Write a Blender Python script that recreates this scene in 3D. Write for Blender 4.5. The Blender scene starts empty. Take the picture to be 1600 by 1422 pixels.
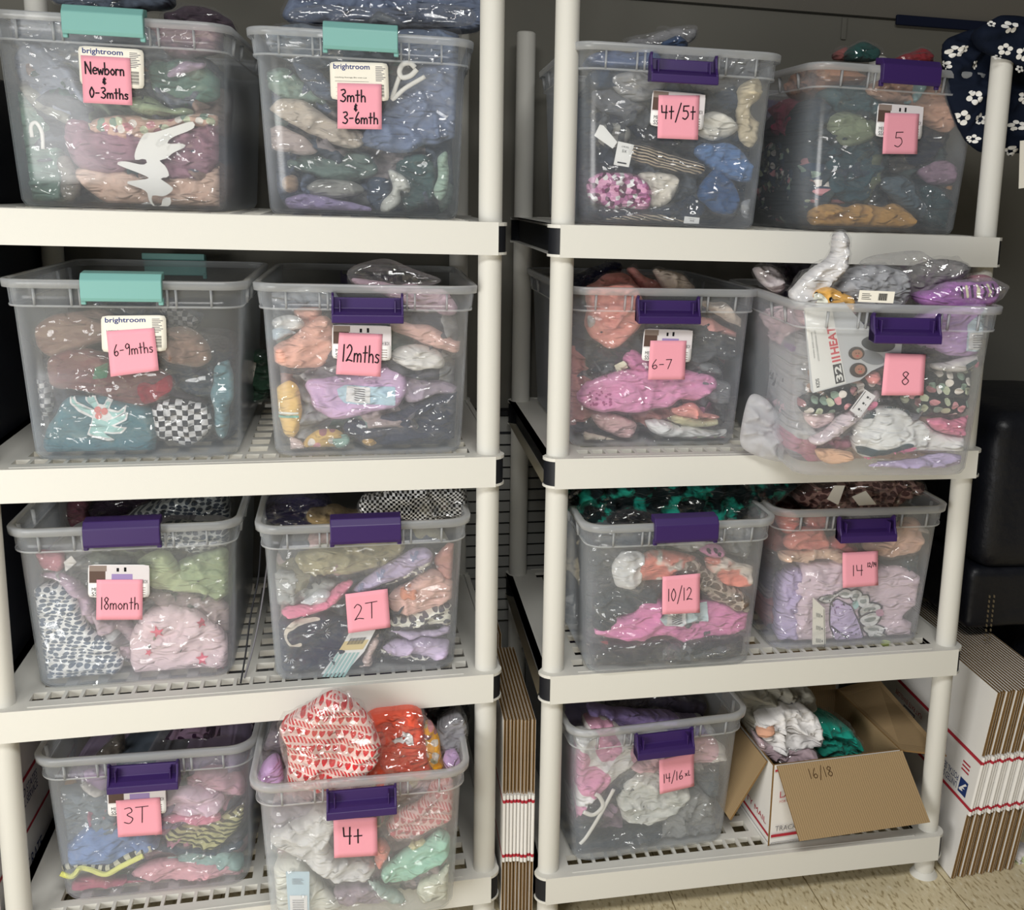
import bpy, bmesh, math, random
import numpy as np
from mathutils import Matrix, Vector
from mathutils.geometry import delaunay_2d_cdt

# ------------------------------------------------------------------ camera
SC = bpy.context.scene
COL = SC.collection
Z0 = 0.0755                                    # floor offset of the survey
F_PX, YAW, PIT, ROL = 1682.7136, 0.2326, 0.1926, -0.0354
CAM = np.array([-0.3142, -1.8952, 1.3626 + Z0])
PPX, PPY = 800 + 182.6, 711 - 70.0


def cam_dir(u, v, w):
    cr, sr = math.cos(ROL), math.sin(ROL)
    x = u * cr + v * sr
    zz = -u * sr + v * cr
    cp, sp = math.cos(PIT), math.sin(PIT)
    y = w * cp + zz * sp
    z = -w * sp + zz * cp
    cy, sy = math.cos(YAW), math.sin(YAW)
    return np.array([x * cy + y * sy, -x * sy + y * cy, z])


def ray(px, py):
    return cam_dir((px - PPX) / F_PX, -(py - PPY) / F_PX, 1.0)


def hit(px, py, axis, val):
    d = ray(px, py)
    return CAM + d * ((val - CAM[axis]) / d[axis])


cd = bpy.data.cameras.new('camera')
cam = bpy.data.objects.new('camera', cd)
COL.objects.link(cam)
cd.sensor_fit = 'HORIZONTAL'
cd.sensor_width = 36
cd.lens = 36 * F_PX / 1600
cd.shift_x = -(PPX - 800) / 1600
cd.shift_y = (PPY - 711) / 1600
cd.clip_start = 0.05
r_, u_, f_ = cam_dir(1, 0, 0), cam_dir(0, 1, 0), cam_dir(0, 0, 1)
cam.matrix_world = Matrix(((r_[0], u_[0], -f_[0], CAM[0]), (r_[1], u_[1], -f_[1], CAM[1]),
                           (r_[2], u_[2], -f_[2], CAM[2]), (0, 0, 0, 1)))
SC.camera = cam

# ------------------------------------------------------------------ light
SC.view_settings.view_transform = 'Standard'
SC.view_settings.look = 'None'
SC.view_settings.gamma = 1
SC.view_settings.use_curve_mapping = False
SC.view_settings.exposure = -0.16
SC.cycles.transparent_max_bounces = 48
SC.cycles.max_bounces = 7
SC.cycles.diffuse_bounces = 3
SC.cycles.glossy_bounces = 2
SC.cycles.transmission_bounces = 2
SC.cycles.caustics_reflective = False
SC.cycles.caustics_refractive = False
SC.cycles.sample_clamp_indirect = 4.0
world = bpy.data.worlds.new('room_air')
SC.world = world
world.use_nodes = True
world.node_tree.nodes['Background'].inputs[0].default_value = (1.0, 0.98, 0.95, 1)
world.node_tree.nodes['Background'].inputs[1].default_value = 0.085


def area(name, loc, target, sx, sy, power, color=(1, 0.995, 0.97)):
    l = bpy.data.lights.new(name, 'AREA')
    l.shape = 'RECTANGLE'
    l.size, l.size_y, l.energy, l.color = sx, sy, power, color
    o = bpy.data.objects.new(name, l)
    COL.objects.link(o)
    o.location = loc
    d = Vector(target) - Vector(loc)
    o.rotation_euler = d.to_track_quat('-Z', 'Y').to_euler()
    return o


# a ceiling troffer behind the camera and an added soft light at the left for the falloff across the shelves
area('ceiling_lamp', (-0.30, -1.9, 2.5), (-0.30, -1.6, 0.0), 1.2, 0.6, 58)
area('left_soft_light', (-2.1, -2.1, 0.85), (0.0, 0.1, 0.60), 1.3, 1.3, 60, (1, 0.995, 0.975))

# ------------------------------------------------------------------ helpers
MATS = {}


def lin(c):
    if isinstance(c, str):
        c = c.lstrip('#')
        c = [int(c[i:i + 2], 16) / 255 for i in (0, 2, 4)]
    return [x / 12.92 if x <= 0.04045 else ((x + 0.055) / 1.055) ** 2.4 for x in c]


def newmat(key):
    m = bpy.data.materials.new(key)
    m.use_nodes = True
    m.node_tree.nodes.clear()
    return m, m.node_tree.nodes, m.node_tree.links


def pbr(key, col, rough=0.5, spec=0.4, metal=0.0, bump=0.0, bscale=300, var=0.0, vscale=8, coat=0.0):
    if key in MATS:
        return MATS[key]
    m, N, L = newmat(key)
    o = N.new('ShaderNodeOutputMaterial')
    b = N.new('ShaderNodeBsdfPrincipled')
    L.new(b.outputs[0], o.inputs[0])
    c = lin(col) if isinstance(col, str) else list(col)
    b.inputs['Base Color'].default_value = (*c, 1)
    b.inputs['Roughness'].default_value = rough
    b.inputs['Specular IOR Level'].default_value = spec
    b.inputs['Metallic'].default_value = metal
    b.inputs['Coat Weight'].default_value = coat
    if bump or var:
        tc = N.new('ShaderNodeTexCoord')
        if bump:
            n = N.new('ShaderNodeTexNoise')
            n.inputs['Scale'].default_value = bscale
            n.inputs['Detail'].default_value = 3
            bp = N.new('ShaderNodeBump')
            bp.inputs['Strength'].default_value = bump
            bp.inputs['Distance'].default_value = 0.002
            L.new(tc.outputs['Object'], n.inputs[0])
            L.new(n.outputs[0], bp.inputs['Height'])
            L.new(bp.outputs[0], b.inputs['Normal'])
        if var:
            n = N.new('ShaderNodeTexNoise')
            n.inputs['Scale'].default_value = vscale
            n.inputs['Detail'].default_value = 4
            mx = N.new('ShaderNodeMix')
            mx.data_type = 'RGBA'
            mx.inputs[6].default_value = (*[x * (1 - var) for x in c], 1)
            mx.inputs[7].default_value = (*[min(1, x * (1 + var)) for x in c], 1)
            L.new(tc.outputs['Object'], n.inputs[0])
            L.new(n.outputs[0], mx.inputs[0])
            L.new(mx.outputs[2], b.inputs['Base Color'])
    MATS[key] = m
    return m


def clear(key, haze, tint=(0.97, 0.98, 1.0), hcol=(0.8, 0.83, 0.87), rough=0.18, gl=1.0, facet=0.0, fsc=(40, 40, 40), back=0.5, hmax=None, gconst=None):
    """thin see-through plastic: straight-through light + milky scatter + surface gloss"""
    if key in MATS:
        return MATS[key]
    m, N, L = newmat(key)
    o = N.new('ShaderNodeOutputMaterial')
    tr = N.new('ShaderNodeBsdfTransparent')
    tr.inputs[0].default_value = (*tint, 1)
    df = N.new('ShaderNodeBsdfDiffuse')
    df.inputs[0].default_value = (*hcol, 1)
    tl = N.new('ShaderNodeBsdfTranslucent')
    tl.inputs[0].default_value = (*hcol, 1)
    ms = N.new('ShaderNodeMixShader')
    ms.inputs[0].default_value = back
    L.new(df.outputs[0], ms.inputs[1])
    L.new(tl.outputs[0], ms.inputs[2])
    m1 = N.new('ShaderNodeMixShader')
    m1.inputs[0].default_value = haze
    if hmax:
        lw2 = N.new('ShaderNodeLayerWeight')
        lw2.inputs[0].default_value = 0.5
        mr = N.new('ShaderNodeMapRange')
        mr.inputs['To Min'].default_value = haze
        mr.inputs['To Max'].default_value = hmax
        L.new(lw2.outputs['Facing'], mr.inputs[0])
        L.new(mr.outputs[0], m1.inputs[0])
    L.new(tr.outputs[0], m1.inputs[1])
    L.new(ms.outputs[0], m1.inputs[2])
    g = N.new('ShaderNodeBsdfGlossy')
    g.inputs['Roughness'].default_value = rough
    fr = N.new('ShaderNodeFresnel')
    fr.inputs[0].default_value = 1.45
    mu = N.new('ShaderNodeMath')
    mu.operation = 'MULTIPLY'
    mu.use_clamp = True
    mu.inputs[1].default_value = gl
    L.new(fr.outputs[0], mu.inputs[0])
    m2 = N.new('ShaderNodeMixShader')
    if gconst is None:
        L.new(mu.outputs[0], m2.inputs[0])
    else:
        m2.inputs[0].default_value = gconst
    L.new(m1.outputs[0], m2.inputs[1])
    L.new(g.outputs[0], m2.inputs[2])
    L.new(m2.outputs[0], o.inputs[0])
    if facet:
        tc = N.new('ShaderNodeTexCoord')
        mp = N.new('ShaderNodeMapping')
        mp.inputs['Scale'].default_value = fsc
        mp.inputs['Rotation'].default_value = (0, 0.6, 0)
        nz = N.new('ShaderNodeTexNoise')
        nz.inputs['Scale'].default_value = 14
        va = N.new('ShaderNodeVectorMath')
        va.operation = 'MULTIPLY_ADD'
        va.inputs[1].default_value = (0.06, 0.06, 0.06)
        oi = N.new('ShaderNodeObjectInfo')
        ro = N.new('ShaderNodeVectorMath')
        ro.operation = 'ADD'
        sc_ = N.new('ShaderNodeMath')
        sc_.operation = 'MULTIPLY'
        sc_.inputs[1].default_value = 7.3
        L.new(oi.outputs['Random'], sc_.inputs[0])
        L.new(tc.outputs['Object'], ro.inputs[0])
        L.new(sc_.outputs[0], ro.inputs[1])
        L.new(ro.outputs[0], nz.inputs[0])
        cx_ = N.new('ShaderNodeCombineXYZ')
        rm = N.new('ShaderNodeMath')
        rm.operation = 'MULTIPLY_ADD'
        rm.inputs[1].default_value = 1.9
        rm.inputs[2].default_value = -0.5
        L.new(oi.outputs['Random'], rm.inputs[0])
        L.new(rm.outputs[0], cx_.inputs[1])
        L.new(cx_.outputs[0], mp.inputs['Rotation'])
        L.new(nz.outputs['Color'], va.inputs[0])
        L.new(ro.outputs[0], va.inputs[2])
        L.new(va.outputs[0], mp.inputs[0])
        vo = N.new('ShaderNodeTexVoronoi')
        vo.inputs['Scale'].default_value = 1
        L.new(mp.outputs[0], vo.inputs[0])
        sb = N.new('ShaderNodeVectorMath')
        sb.operation = 'SUBTRACT'
        sb.inputs[1].default_value = (0.5, 0.5, 0.5)
        L.new(vo.outputs['Color'], sb.inputs[0])
        ge = N.new('ShaderNodeNewGeometry')
        ma = N.new('ShaderNodeVectorMath')
        ma.operation = 'MULTIPLY_ADD'
        ma.inputs[1].default_value = (facet, facet, facet)
        L.new(sb.outputs[0], ma.inputs[0])
        L.new(ge.outputs['Normal'], ma.inputs[2])
        nm = N.new('ShaderNodeVectorMath')
        nm.operation = 'NORMALIZE'
        L.new(ma.outputs[0], nm.inputs[0])
        L.new(nm.outputs[0], g.inputs['Normal'])
    MATS[key] = m
    return m


def hazefix(c):
    """albedo of cloth that reads as c once seen through the milky wall"""
    v = lin(c)
    g = 0.25 * v[0] + 0.6 * v[1] + 0.15 * v[2]
    return [min(0.9, max(0.006, (x * (1 - DS) + g * DS - HZ) * HG)) for x in v]


HZ, HG, DS = 0.02, 1.38, 0.30
FAB = {}


def fabric(c, pat=None, c2=None, sc=1.0, raw=False):
    key = 'cloth_%s_%s_%s_%s_%d' % (c, pat, c2, sc, raw)
    if key in FAB:
        return FAB[key]
    m, N, L = newmat(key)
    o = N.new('ShaderNodeOutputMaterial')
    b = N.new('ShaderNodeBsdfPrincipled')
    L.new(b.outputs[0], o.inputs[0])
    b.inputs['Roughness'].default_value = 0.85
    b.inputs['Specular IOR Level'].default_value = 0.15
    b.inputs['Sheen Weight'].default_value = 0.08
    fx = (lambda q: lin(q)) if raw else hazefix
    A = fx(c)
    B = fx(c2) if c2 and ',' not in c2 else A
    uv = N.new('ShaderNodeUVMap')
    mp = N.new('ShaderNodeMapping')
    L.new(uv.outputs[0], mp.inputs[0])

    def mathn(op, a=None, b_=None, c_=None):
        n = N.new('ShaderNodeMath')
        n.operation = op
        for i, x in enumerate((a, b_, c_)):
            if x is None:
                continue
            if isinstance(x, (int, float)):
                n.inputs[i].default_value = x
            else:
                L.new(x, n.inputs[i])
        return n.outputs[0]

    fac = None
    nz = N.new('ShaderNodeTexNoise')
    nz.inputs['Scale'].default_value = 25
    nz.inputs['Detail'].default_value = 2
    L.new(uv.outputs[0], nz.inputs[0])
    if pat in ('spots', 'dots', 'floral', 'dash', 'hearts', 'sequin', 'big'):
        # wobble the coordinates a little so printed rows follow the cloth
        va = N.new('ShaderNodeVectorMath')
        va.operation = 'MULTIPLY_ADD'
        wob = {'spots': 0.02, 'dash': 0.012, 'hearts': 0.004}.get(pat, 0.006)
        va.inputs[1].default_value = (wob, wob, 0)
        L.new(nz.outputs['Color'], va.inputs[0])
        L.new(uv.outputs[0], va.inputs[2])
        L.new(va.outputs[0], mp.inputs[0])
        s = {'spots': (70, 90, 1), 'dots': (70, 70, 1), 'floral': (55, 55, 1), 'dash': (75, 130, 1), 'hearts': (75, 75, 1),
             'sequin': (130, 130, 1), 'big': (17, 14, 1)}[pat]
        mp.inputs['Scale'].default_value = (s[0] * sc, s[1] * sc, 1)
        if pat in ('dash', 'hearts'):
            mp.inputs['Rotation'].default_value = (0, 0, 0.2)
        vo = N.new('ShaderNodeTexVoronoi')
        vo.voronoi_dimensions = '2D'
        vo.inputs['Scale'].default_value = 1
        vo.inputs['Randomness'].default_value = {'dash': 0.35, 'hearts': 0.0, 'dots': 0.4}.get(pat, 0.9)
        L.new(mp.outputs[0], vo.inputs[0])
        th = {'spots': 0.42, 'dots': 0.3, 'floral': 0.38, 'dash': 0.42, 'hearts': 0.44, 'big': 0.45}.get(pat, 0.4)
        fac = mathn('LESS_THAN', vo.outputs['Distance'], th)
        if pat == 'hearts':
            sx = N.new('ShaderNodeSeparateXYZ')
            L.new(mp.outputs[0], sx.inputs[0])
            # rows of hearts between rows of slanted dashes
            fx_ = mathn('SUBTRACT', mathn('FRACT', sx.outputs[0]), 0.5)
            fy_ = mathn('SUBTRACT', mathn('FRACT', sx.outputs[1]), 0.5)
            hy = mathn('SUBTRACT', mathn('MULTIPLY', fy_, 1.0), mathn('MULTIPLY', mathn('ABSOLUTE', fx_), 0.75))
            hd = mathn('ADD', mathn('MULTIPLY', fx_, fx_), mathn('MULTIPLY', hy, hy))
            ht_ = mathn('LESS_THAN', hd, 0.15)
            row = mathn('GREATER_THAN', mathn('FRACT', mathn('MULTIPLY', mathn('FLOOR', sx.outputs[1]), 0.5)), 0.25)
            dash = mathn('GREATER_THAN', mathn('FRACT', mathn('MULTIPLY_ADD', sx.outputs[0], 2.0, mathn('MULTIPLY', sx.outputs[1], 1.5))), 0.45)
            dash = mathn('MULTIPLY', dash, mathn('LESS_THAN', mathn('ABSOLUTE', fy_), 0.33))
            fac = mathn('ADD', mathn('MULTIPLY', ht_, row), mathn('MULTIPLY', dash, mathn('SUBTRACT', 1.0, row)))
        if pat in ('floral', 'sequin'):
            rp = N.new('ShaderNodeValToRGB')
            rp.color_ramp.interpolation = 'CONSTANT'
            e = rp.color_ramp.elements
            if pat == 'sequin':
                cols = ['#5a1f48', '#8d2f6c', '#d98ab8', '#f0e6ea', '#b05a94']
            else:
                cols = ['#d98a92', '#b9c29a', '#d8cfc4', '#a56a6e', '#7f9a86']
            e[0].position, e[0].color = 0, (*fx(cols[0]), 1)
            e[1].position, e[1].color = 0.25, (*fx(cols[1]), 1)
            for i_, p_ in ((2, 0.45), (3, 0.65), (4, 0.8)):
                q = e.new(p_)
                q.color = (*fx(cols[i_]), 1)
            sp = N.new('ShaderNodeSeparateColor')
            L.new(vo.outputs['Color'], sp.inputs[0])
            L.new(sp.outputs[0], rp.inputs[0])
            colB = rp.outputs[0]
            if pat == 'sequin':
                fac = mathn('ADD', fac, 1.0)
                b.inputs['Roughness'].default_value = 0.35
                b.inputs['Specular IOR Level'].default_value = 0.6
        else:
            colB = None
    elif pat in ('stripe', 'vstripe', 'check', 'tick'):
        va = N.new('ShaderNodeVectorMath')
        va.operation = 'MULTIPLY_ADD'
        va.inputs[1].default_value = (0.01, 0.01, 0)
        L.new(nz.outputs['Color'], va.inputs[0])
        L.new(uv.outputs[0], va.inputs[2])
        L.new(va.outputs[0], mp.inputs[0])
        mp.inputs['Scale'].default_value = (sc, sc, 1)
        if pat == 'stripe':
            mp.inputs['Rotation'].default_value = (0, 0, 0.22)
        sx = N.new('ShaderNodeSeparateXYZ')
        L.new(mp.outputs[0], sx.inputs[0])
        f1 = mathn('GREATER_THAN', mathn('FRACT', mathn('MULTIPLY', sx.outputs[1], 120)), 0.55)
        f2 = mathn('GREATER_THAN', mathn('FRACT', mathn('MULTIPLY', sx.outputs[0], 120)), 0.5)
        if pat == 'stripe':
            fac = f1
        elif pat == 'vstripe':
            fac = f2
        else:
            fac = mathn('ABSOLUTE', mathn('SUBTRACT', f1, f2))
        colB = None
    elif pat == 'patch':
        va = N.new('ShaderNodeVectorMath')
        va.operation = 'MULTIPLY_ADD'
        va.inputs[1].default_value = (0.05, 0.05, 0)
        L.new(nz.outputs['Color'], va.inputs[0])
        L.new(uv.outputs[0], va.inputs[2])
        L.new(va.outputs[0], mp.inputs[0])
        mp.inputs['Scale'].default_value = (11, 17, 1)
        mp.inputs['Location'].default_value = (3.7 * sc, 1.3 * sc, 0)
        vo = N.new('ShaderNodeTexVoronoi')
        vo.voronoi_dimensions = '2D'
        vo.inputs['Scale'].default_value = 1
        L.new(mp.outputs[0], vo.inputs[0])
        sp = N.new('ShaderNodeSeparateColor')
        L.new(vo.outputs['Color'], sp.inputs[0])
        rp = N.new('ShaderNodeValToRGB')
        rp.color_ramp.interpolation = 'CONSTANT'
        e = rp.color_ramp.elements
        cols = c2.split(',')
        for i_, q_ in enumerate(cols):
            el = e[i_] if i_ < 2 else e.new(i_ / len(cols))
            el.position = i_ / len(cols)
            el.color = (*[0.42 * x + 0.42 * y_ for x, y_ in zip(hazefix(q_), A)], 1)
        L.new(sp.outputs[0], rp.inputs[0])
        colB = rp.outputs[0]
        fac = mathn('ADD', 1.0, 0.0)
    elif pat in ('tie', 'tropic', 'mottle'):
        mp.inputs['Scale'].default_value = (sc, sc, 1)
        n2 = N.new('ShaderNodeTexNoise')
        n2.inputs['Scale'].default_value = {'tie': 22, 'tropic': 26, 'mottle': 18}[pat]
        n2.inputs['Detail'].default_value = {'tie': 2, 'tropic': 5, 'mottle': 3}[pat]
        L.new(mp.outputs[0], n2.inputs[0])
        rp = N.new('ShaderNodeValToRGB')
        e = rp.color_ramp.elements
        lo, hi = {'tie': (0.5, 0.58), 'tropic': (0.5, 0.6), 'mottle': (0.35, 0.65)}[pat]
        e[0].position, e[1].position = lo, hi
        L.new(n2.outputs[0], rp.inputs[0])
        fac = rp.outputs[0]
        colB = None
    mx = N.new('ShaderNodeMix')
    mx.data_type = 'RGBA'
    mx.inputs[6].default_value = (*A, 1)
    mx.inputs[7].default_value = (*B, 1)
    if fac is not None:
        L.new(fac, mx.inputs[0])
        if pat in ('floral', 'sequin', 'patch') and colB is not None:
            L.new(colB, mx.inputs[7])
    else:
        mx.inputs[7].default_value = (*[x * 0.86 for x in A], 1)
        L.new(nz.outputs[0], mx.inputs[0])
    L.new(mx.outputs[2], b.inputs['Base Color'])
    n3 = N.new('ShaderNodeTexNoise')
    n3.inputs['Scale'].default_value = 1
    n3.inputs['Detail'].default_value = 3
    n3.inputs['Distortion'].default_value = 0.8
    try:
        n3.noise_type = 'RIDGED_MULTIFRACTAL'
    except Exception:
        pass
    m3 = N.new('ShaderNodeMapping')
    m3.inputs['Scale'].default_value = (34, 88, 1)
    m3.inputs['Rotation'].default_value = (0, 0, 0.5)
    L.new(uv.outputs[0], m3.inputs[0])
    L.new(m3.outputs[0], n3.inputs[0])
    bp = N.new('ShaderNodeBump')
    bp.inputs['Strength'].default_value = 1.0
    bp.inputs['Distance'].default_value = 0.011
    L.new(n3.outputs[0], bp.inputs['Height'])
    L.new(bp.outputs[0], b.inputs['Normal'])
    FAB[key] = m
    return m


def me_new(name, V, Fc, mats, smooth=True, uv=None, midx=None, recalc=True):
    me = bpy.data.meshes.new(name)
    me.from_pydata([tuple(v) for v in V], [], [tuple(f) for f in Fc])
    for m in (mats if isinstance(mats, (list, tuple)) else [mats]):
        me.materials.append(m)
    if midx is not None:
        me.polygons.foreach_set('material_index', np.asarray(midx, dtype=np.int32))
    if uv is not None:
        l = me.uv_layers.new(name='UVMap')
        idx = np.empty(len(me.loops), dtype=np.int32)
        me.loops.foreach_get('vertex_index', idx)
        l.data.foreach_set('uv', np.asarray(uv, dtype=np.float32)[idx].ravel())
    if recalc:
        bm = bmesh.new()
        bm.from_mesh(me)
        bmesh.ops.recalc_face_normals(bm, faces=bm.faces)
        bm.to_mesh(me)
        bm.free()
    me.polygons.foreach_set('use_smooth', np.full(len(me.polygons), bool(smooth)))
    me.update()
    return me


WM = {}                                        # world matrix of each thing, kept for its parts


def link(name, me, parent=None, M=None):
    o = bpy.data.objects.new(name, me)
    COL.objects.link(o)
    if parent is not None:
        o.parent = parent
    elif M is not None:
        o.matrix_world = M
        WM[o.name] = M
    return o


def thing(name, M, label, cat, group=None):
    o = bpy.data.objects.new(name, None)
    o.empty_display_size = 0.05
    COL.objects.link(o)
    o.matrix_world = M
    WM[o.name] = M
    tag(o, label, cat, group)
    return o


def tag(o, label, cat, group=None):
    o['label'] = label
    o['category'] = cat
    if group:
        o['group'] = group


def structure(name, me, M=None):
    o = link(name, me, None, M or Matrix())
    o['kind'] = 'structure'
    return o


def xf(M, V):
    V = np.asarray(V, dtype=float)
    A = np.array(M)
    return V @ A[:3, :3].T + A[:3, 3]


def inv(M):
    return M.inverted()


class MB:
    """collects simple solids into one mesh"""

    def __init__(s):
        s.V, s.F, s.I = [], [], []

    def add(s, V, F, mi=0):
        n = len(s.V)
        s.V += [tuple(v) for v in V]
        s.F += [tuple(i + n for i in f) for f in F]
        s.I += [mi] * len(F)
        return s

    def box(s, a, b, mi=0):
        x0, y0, z0 = a
        x1, y1, z1 = b
        V = [(x0, y0, z0), (x1, y0, z0), (x1, y1, z0), (x0, y1, z0), (x0, y0, z1), (x1, y0, z1), (x1, y1, z1), (x0, y1, z1)]
        return s.add(V, [(0, 3, 2, 1), (4, 5, 6, 7), (0, 1, 5, 4), (1, 2, 6, 5), (2, 3, 7, 6), (3, 0, 4, 7)], mi)

    def hexa(s, V, mi=0):
        return s.add(V, [(0, 3, 2, 1), (4, 5, 6, 7), (0, 1, 5, 4), (1, 2, 6, 5), (2, 3, 7, 6), (3, 0, 4, 7)], mi)

    def prism(s, P, z0, z1, mi=0):
        n = len(P)
        V = [(x, y, z0) for x, y in P] + [(x, y, z1) for x, y in P]
        F = [tuple(range(n))[::-1], tuple(range(n, 2 * n))] + [(i, (i + 1) % n, n + (i + 1) % n, n + i) for i in range(n)]
        return s.add(V, F, mi)

    def cyl(s, x, y, z0, z1, r, n=28, mi=0, r1=None):
        r1 = r1 or r
        V = [(x + r * math.cos(2 * math.pi * i / n), y + r * math.sin(2 * math.pi * i / n), z0) for i in range(n)]
        V += [(x + r1 * math.cos(2 * math.pi * i / n), y + r1 * math.sin(2 * math.pi * i / n), z1) for i in range(n)]
        F = [tuple(range(n))[::-1], tuple(range(n, 2 * n))] + [(i, (i + 1) % n, n + (i + 1) % n, n + i) for i in range(n)]
        return s.add(V, F, mi)

    def me(s, name, mats, smooth=False, bevel=0.0, seg=2):
        me = me_new(name, s.V, s.F, mats, smooth, midx=s.I)
        if bevel:
            bm = bmesh.new()
            bm.from_mesh(me)
            bmesh.ops.bevel(bm, geom=[e for e in bm.edges if len(e.link_faces) == 2 and e.calc_face_angle(0) > 0.5], offset=bevel, segments=seg, affect='EDGES', profile=0.5)
            bm.to_mesh(me)
            bm.free()
        if smooth is False:
            pass
        return me


def autosmooth(me, ang=0.7):
    me.polygons.foreach_set('use_smooth', np.full(len(me.polygons), True))
    bm = bmesh.new()
    bm.from_mesh(me)
    for e in bm.edges:
        if len(e.link_faces) == 2 and e.calc_face_angle(0) > ang:
            e.smooth = False
    bm.to_mesh(me)
    bm.free()
    return me


def catmull(P, closed=True, n=8):
    P = np.asarray(P, dtype=float)
    N_ = len(P)
    out = []
    rng = range(N_) if closed else range(N_ - 1)
    for i in rng:
        if closed:
            p0, p1, p2, p3 = P[i - 1], P[i], P[(i + 1) % N_], P[(i + 2) % N_]
        else:
            p0, p1, p2, p3 = P[max(i - 1, 0)], P[i], P[i + 1], P[min(i + 2, N_ - 1)]
        for t in np.linspace(0, 1, n, endpoint=False):
            out.append(0.5 * ((2 * p1) + (-p0 + p2) * t + (2 * p0 - 5 * p1 + 4 * p2 - p3) * t * t + (-p0 + 3 * p1 - 3 * p2 + p3) * t ** 3))
    if not closed:
        out.append(P[-1])
    return np.array(out)


def chaikin(P, n=2, q=0.2):
    for _ in range(n):
        Q = np.roll(P, -1, 0)
        P = np.stack([P * (1 - q) + Q * q, P * q + Q * (1 - q)], 1).reshape(-1, P.shape[1])
        q = 0.25
    return P


def resample(P, step, closed=True):
    Q = np.vstack([P, P[:1]]) if closed else P
    d = np.r_[0, np.cumsum(np.linalg.norm(np.diff(Q, axis=0), axis=1))]
    n = max(8 if closed else 2, int(round(d[-1] / step)))
    t = np.linspace(0, d[-1], n + (0 if closed else 1), endpoint=not closed)
    return np.stack([np.interp(t, d, Q[:, k]) for k in range(Q.shape[1])], 1)


def hash2(i, j, seed):
    v = np.sin(i * 127.1 + j * 311.7 + seed * 74.7) * 43758.5453
    return v - np.floor(v)


def noise2(x, y, seed=0):
    i, j = np.floor(x), np.floor(y)
    fx, fy = x - i, y - j
    fx, fy = fx * fx * (3 - 2 * fx), fy * fy * (3 - 2 * fy)
    a, b = hash2(i, j, seed), hash2(i + 1, j, seed)
    c, d = hash2(i, j + 1, seed), hash2(i + 1, j + 1, seed)
    return (a * (1 - fx) + b * fx) * (1 - fy) + (c * (1 - fx) + d * fx) * fy


def inside(P, x, y):
    c = np.zeros(len(x), bool)
    n = len(P)
    for i in range(n):
        x0, y0 = P[i]
        x1, y1 = P[(i + 1) % n]
        m = (y0 > y) != (y1 > y)
        with np.errstate(divide='ignore', invalid='ignore'):
            c ^= m & (x < (x1 - x0) * (y - y0) / (y1 - y0 + 1e-12) + x0)
    return c


def edge_dist(P, q):
    d = np.full(len(q), 1e9)
    n = len(P)
    for i in range(n):
        a, b = P[i], P[(i + 1) % n]
        ab = b - a
        t = np.clip(((q - a) @ ab) / (ab @ ab + 1e-15), 0, 1)
        d = np.minimum(d, np.linalg.norm(q - a - t[:, None] * ab, axis=1))
    return d


def fill(P, step):
    """triangulate an outline with an interior grid -> verts (n,2), tris"""
    lo, hi = P.min(0), P.max(0)
    gx, gy = np.meshgrid(np.arange(lo[0], hi[0], step), np.arange(lo[1], hi[1], step * 0.87))
    gx[1::2] += step / 2
    q = np.stack([gx.ravel(), gy.ravel()], 1)
    q = q[inside(P, q[:, 0], q[:, 1])]
    if len(q):
        q = q[edge_dist(P, q) > step * 0.55]
    n = len(P)
    allp = [Vector(p) for p in P] + [Vector(p) for p in q]
    V, E_, Fc, *_ = delaunay_2d_cdt(allp, [(i, (i + 1) % n) for i in range(n)], [], 0, 1e-7)
    V = np.array([(v.x, v.y) for v in V])
    Fc = [f for f in Fc if len(f) == 3]
    if not Fc:
        return P, [(0, i, i + 1) for i in range(1, n - 1)]
    cen = np.array([V[list(f)].mean(0) for f in Fc])
    ok = inside(P, cen[:, 0], cen[:, 1])
    Fc = [f for f, k in zip(Fc, ok) if k]
    return V, Fc


class Frame:
    """a depth frame: F/L/R = inside of a bin's front/left/right wall, Y = upright plane at depth d"""

    def __init__(s, M, kind='Y', d=0.0):
        s.M, s.kind, s.d = M, kind, d
        s.Mi = np.array(inv(M))

    def plane(s, w):
        return {'F': ((0, 1, 0.08), 0.004 + w), 'L': ((1, 0, 0.042), -0.1625 + w), 'R': ((1, 0, -0.042), 0.1625 - w), 'Y': ((0, 1, 0), s.d + w)}[s.kind]

    def px(s, pts, w):
        n, c = s.plane(w)
        n = np.array(n)
        o = s.Mi[:3, :3] @ CAM + s.Mi[:3, 3]
        out = []
        for p in pts:
            dd = s.Mi[:3, :3] @ ray(*p)
            P = o + dd * ((c - n @ o) / (n @ dd))
            out.append((P[0], P[2]) if s.kind in 'FY' else (P[1], P[2]))
        return np.array(out)

    def local(s, uv, w):
        u, v = uv[:, 0], uv[:, 1]
        if s.kind == 'F':
            return np.stack([u, -0.08 * v + 0.004 + w, v], 1)
        if s.kind == 'L':
            return np.stack([-(0.1625 + 0.042 * v) + w, u, v], 1)
        if s.kind == 'R':
            return np.stack([0.1625 + 0.042 * v - w, u, v], 1)
        return np.stack([u, s.d + w, v], 1)

    def world(s, uv, w):
        return xf(s.M, s.local(uv, w))


FILM = None
_seed = [11]


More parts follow.
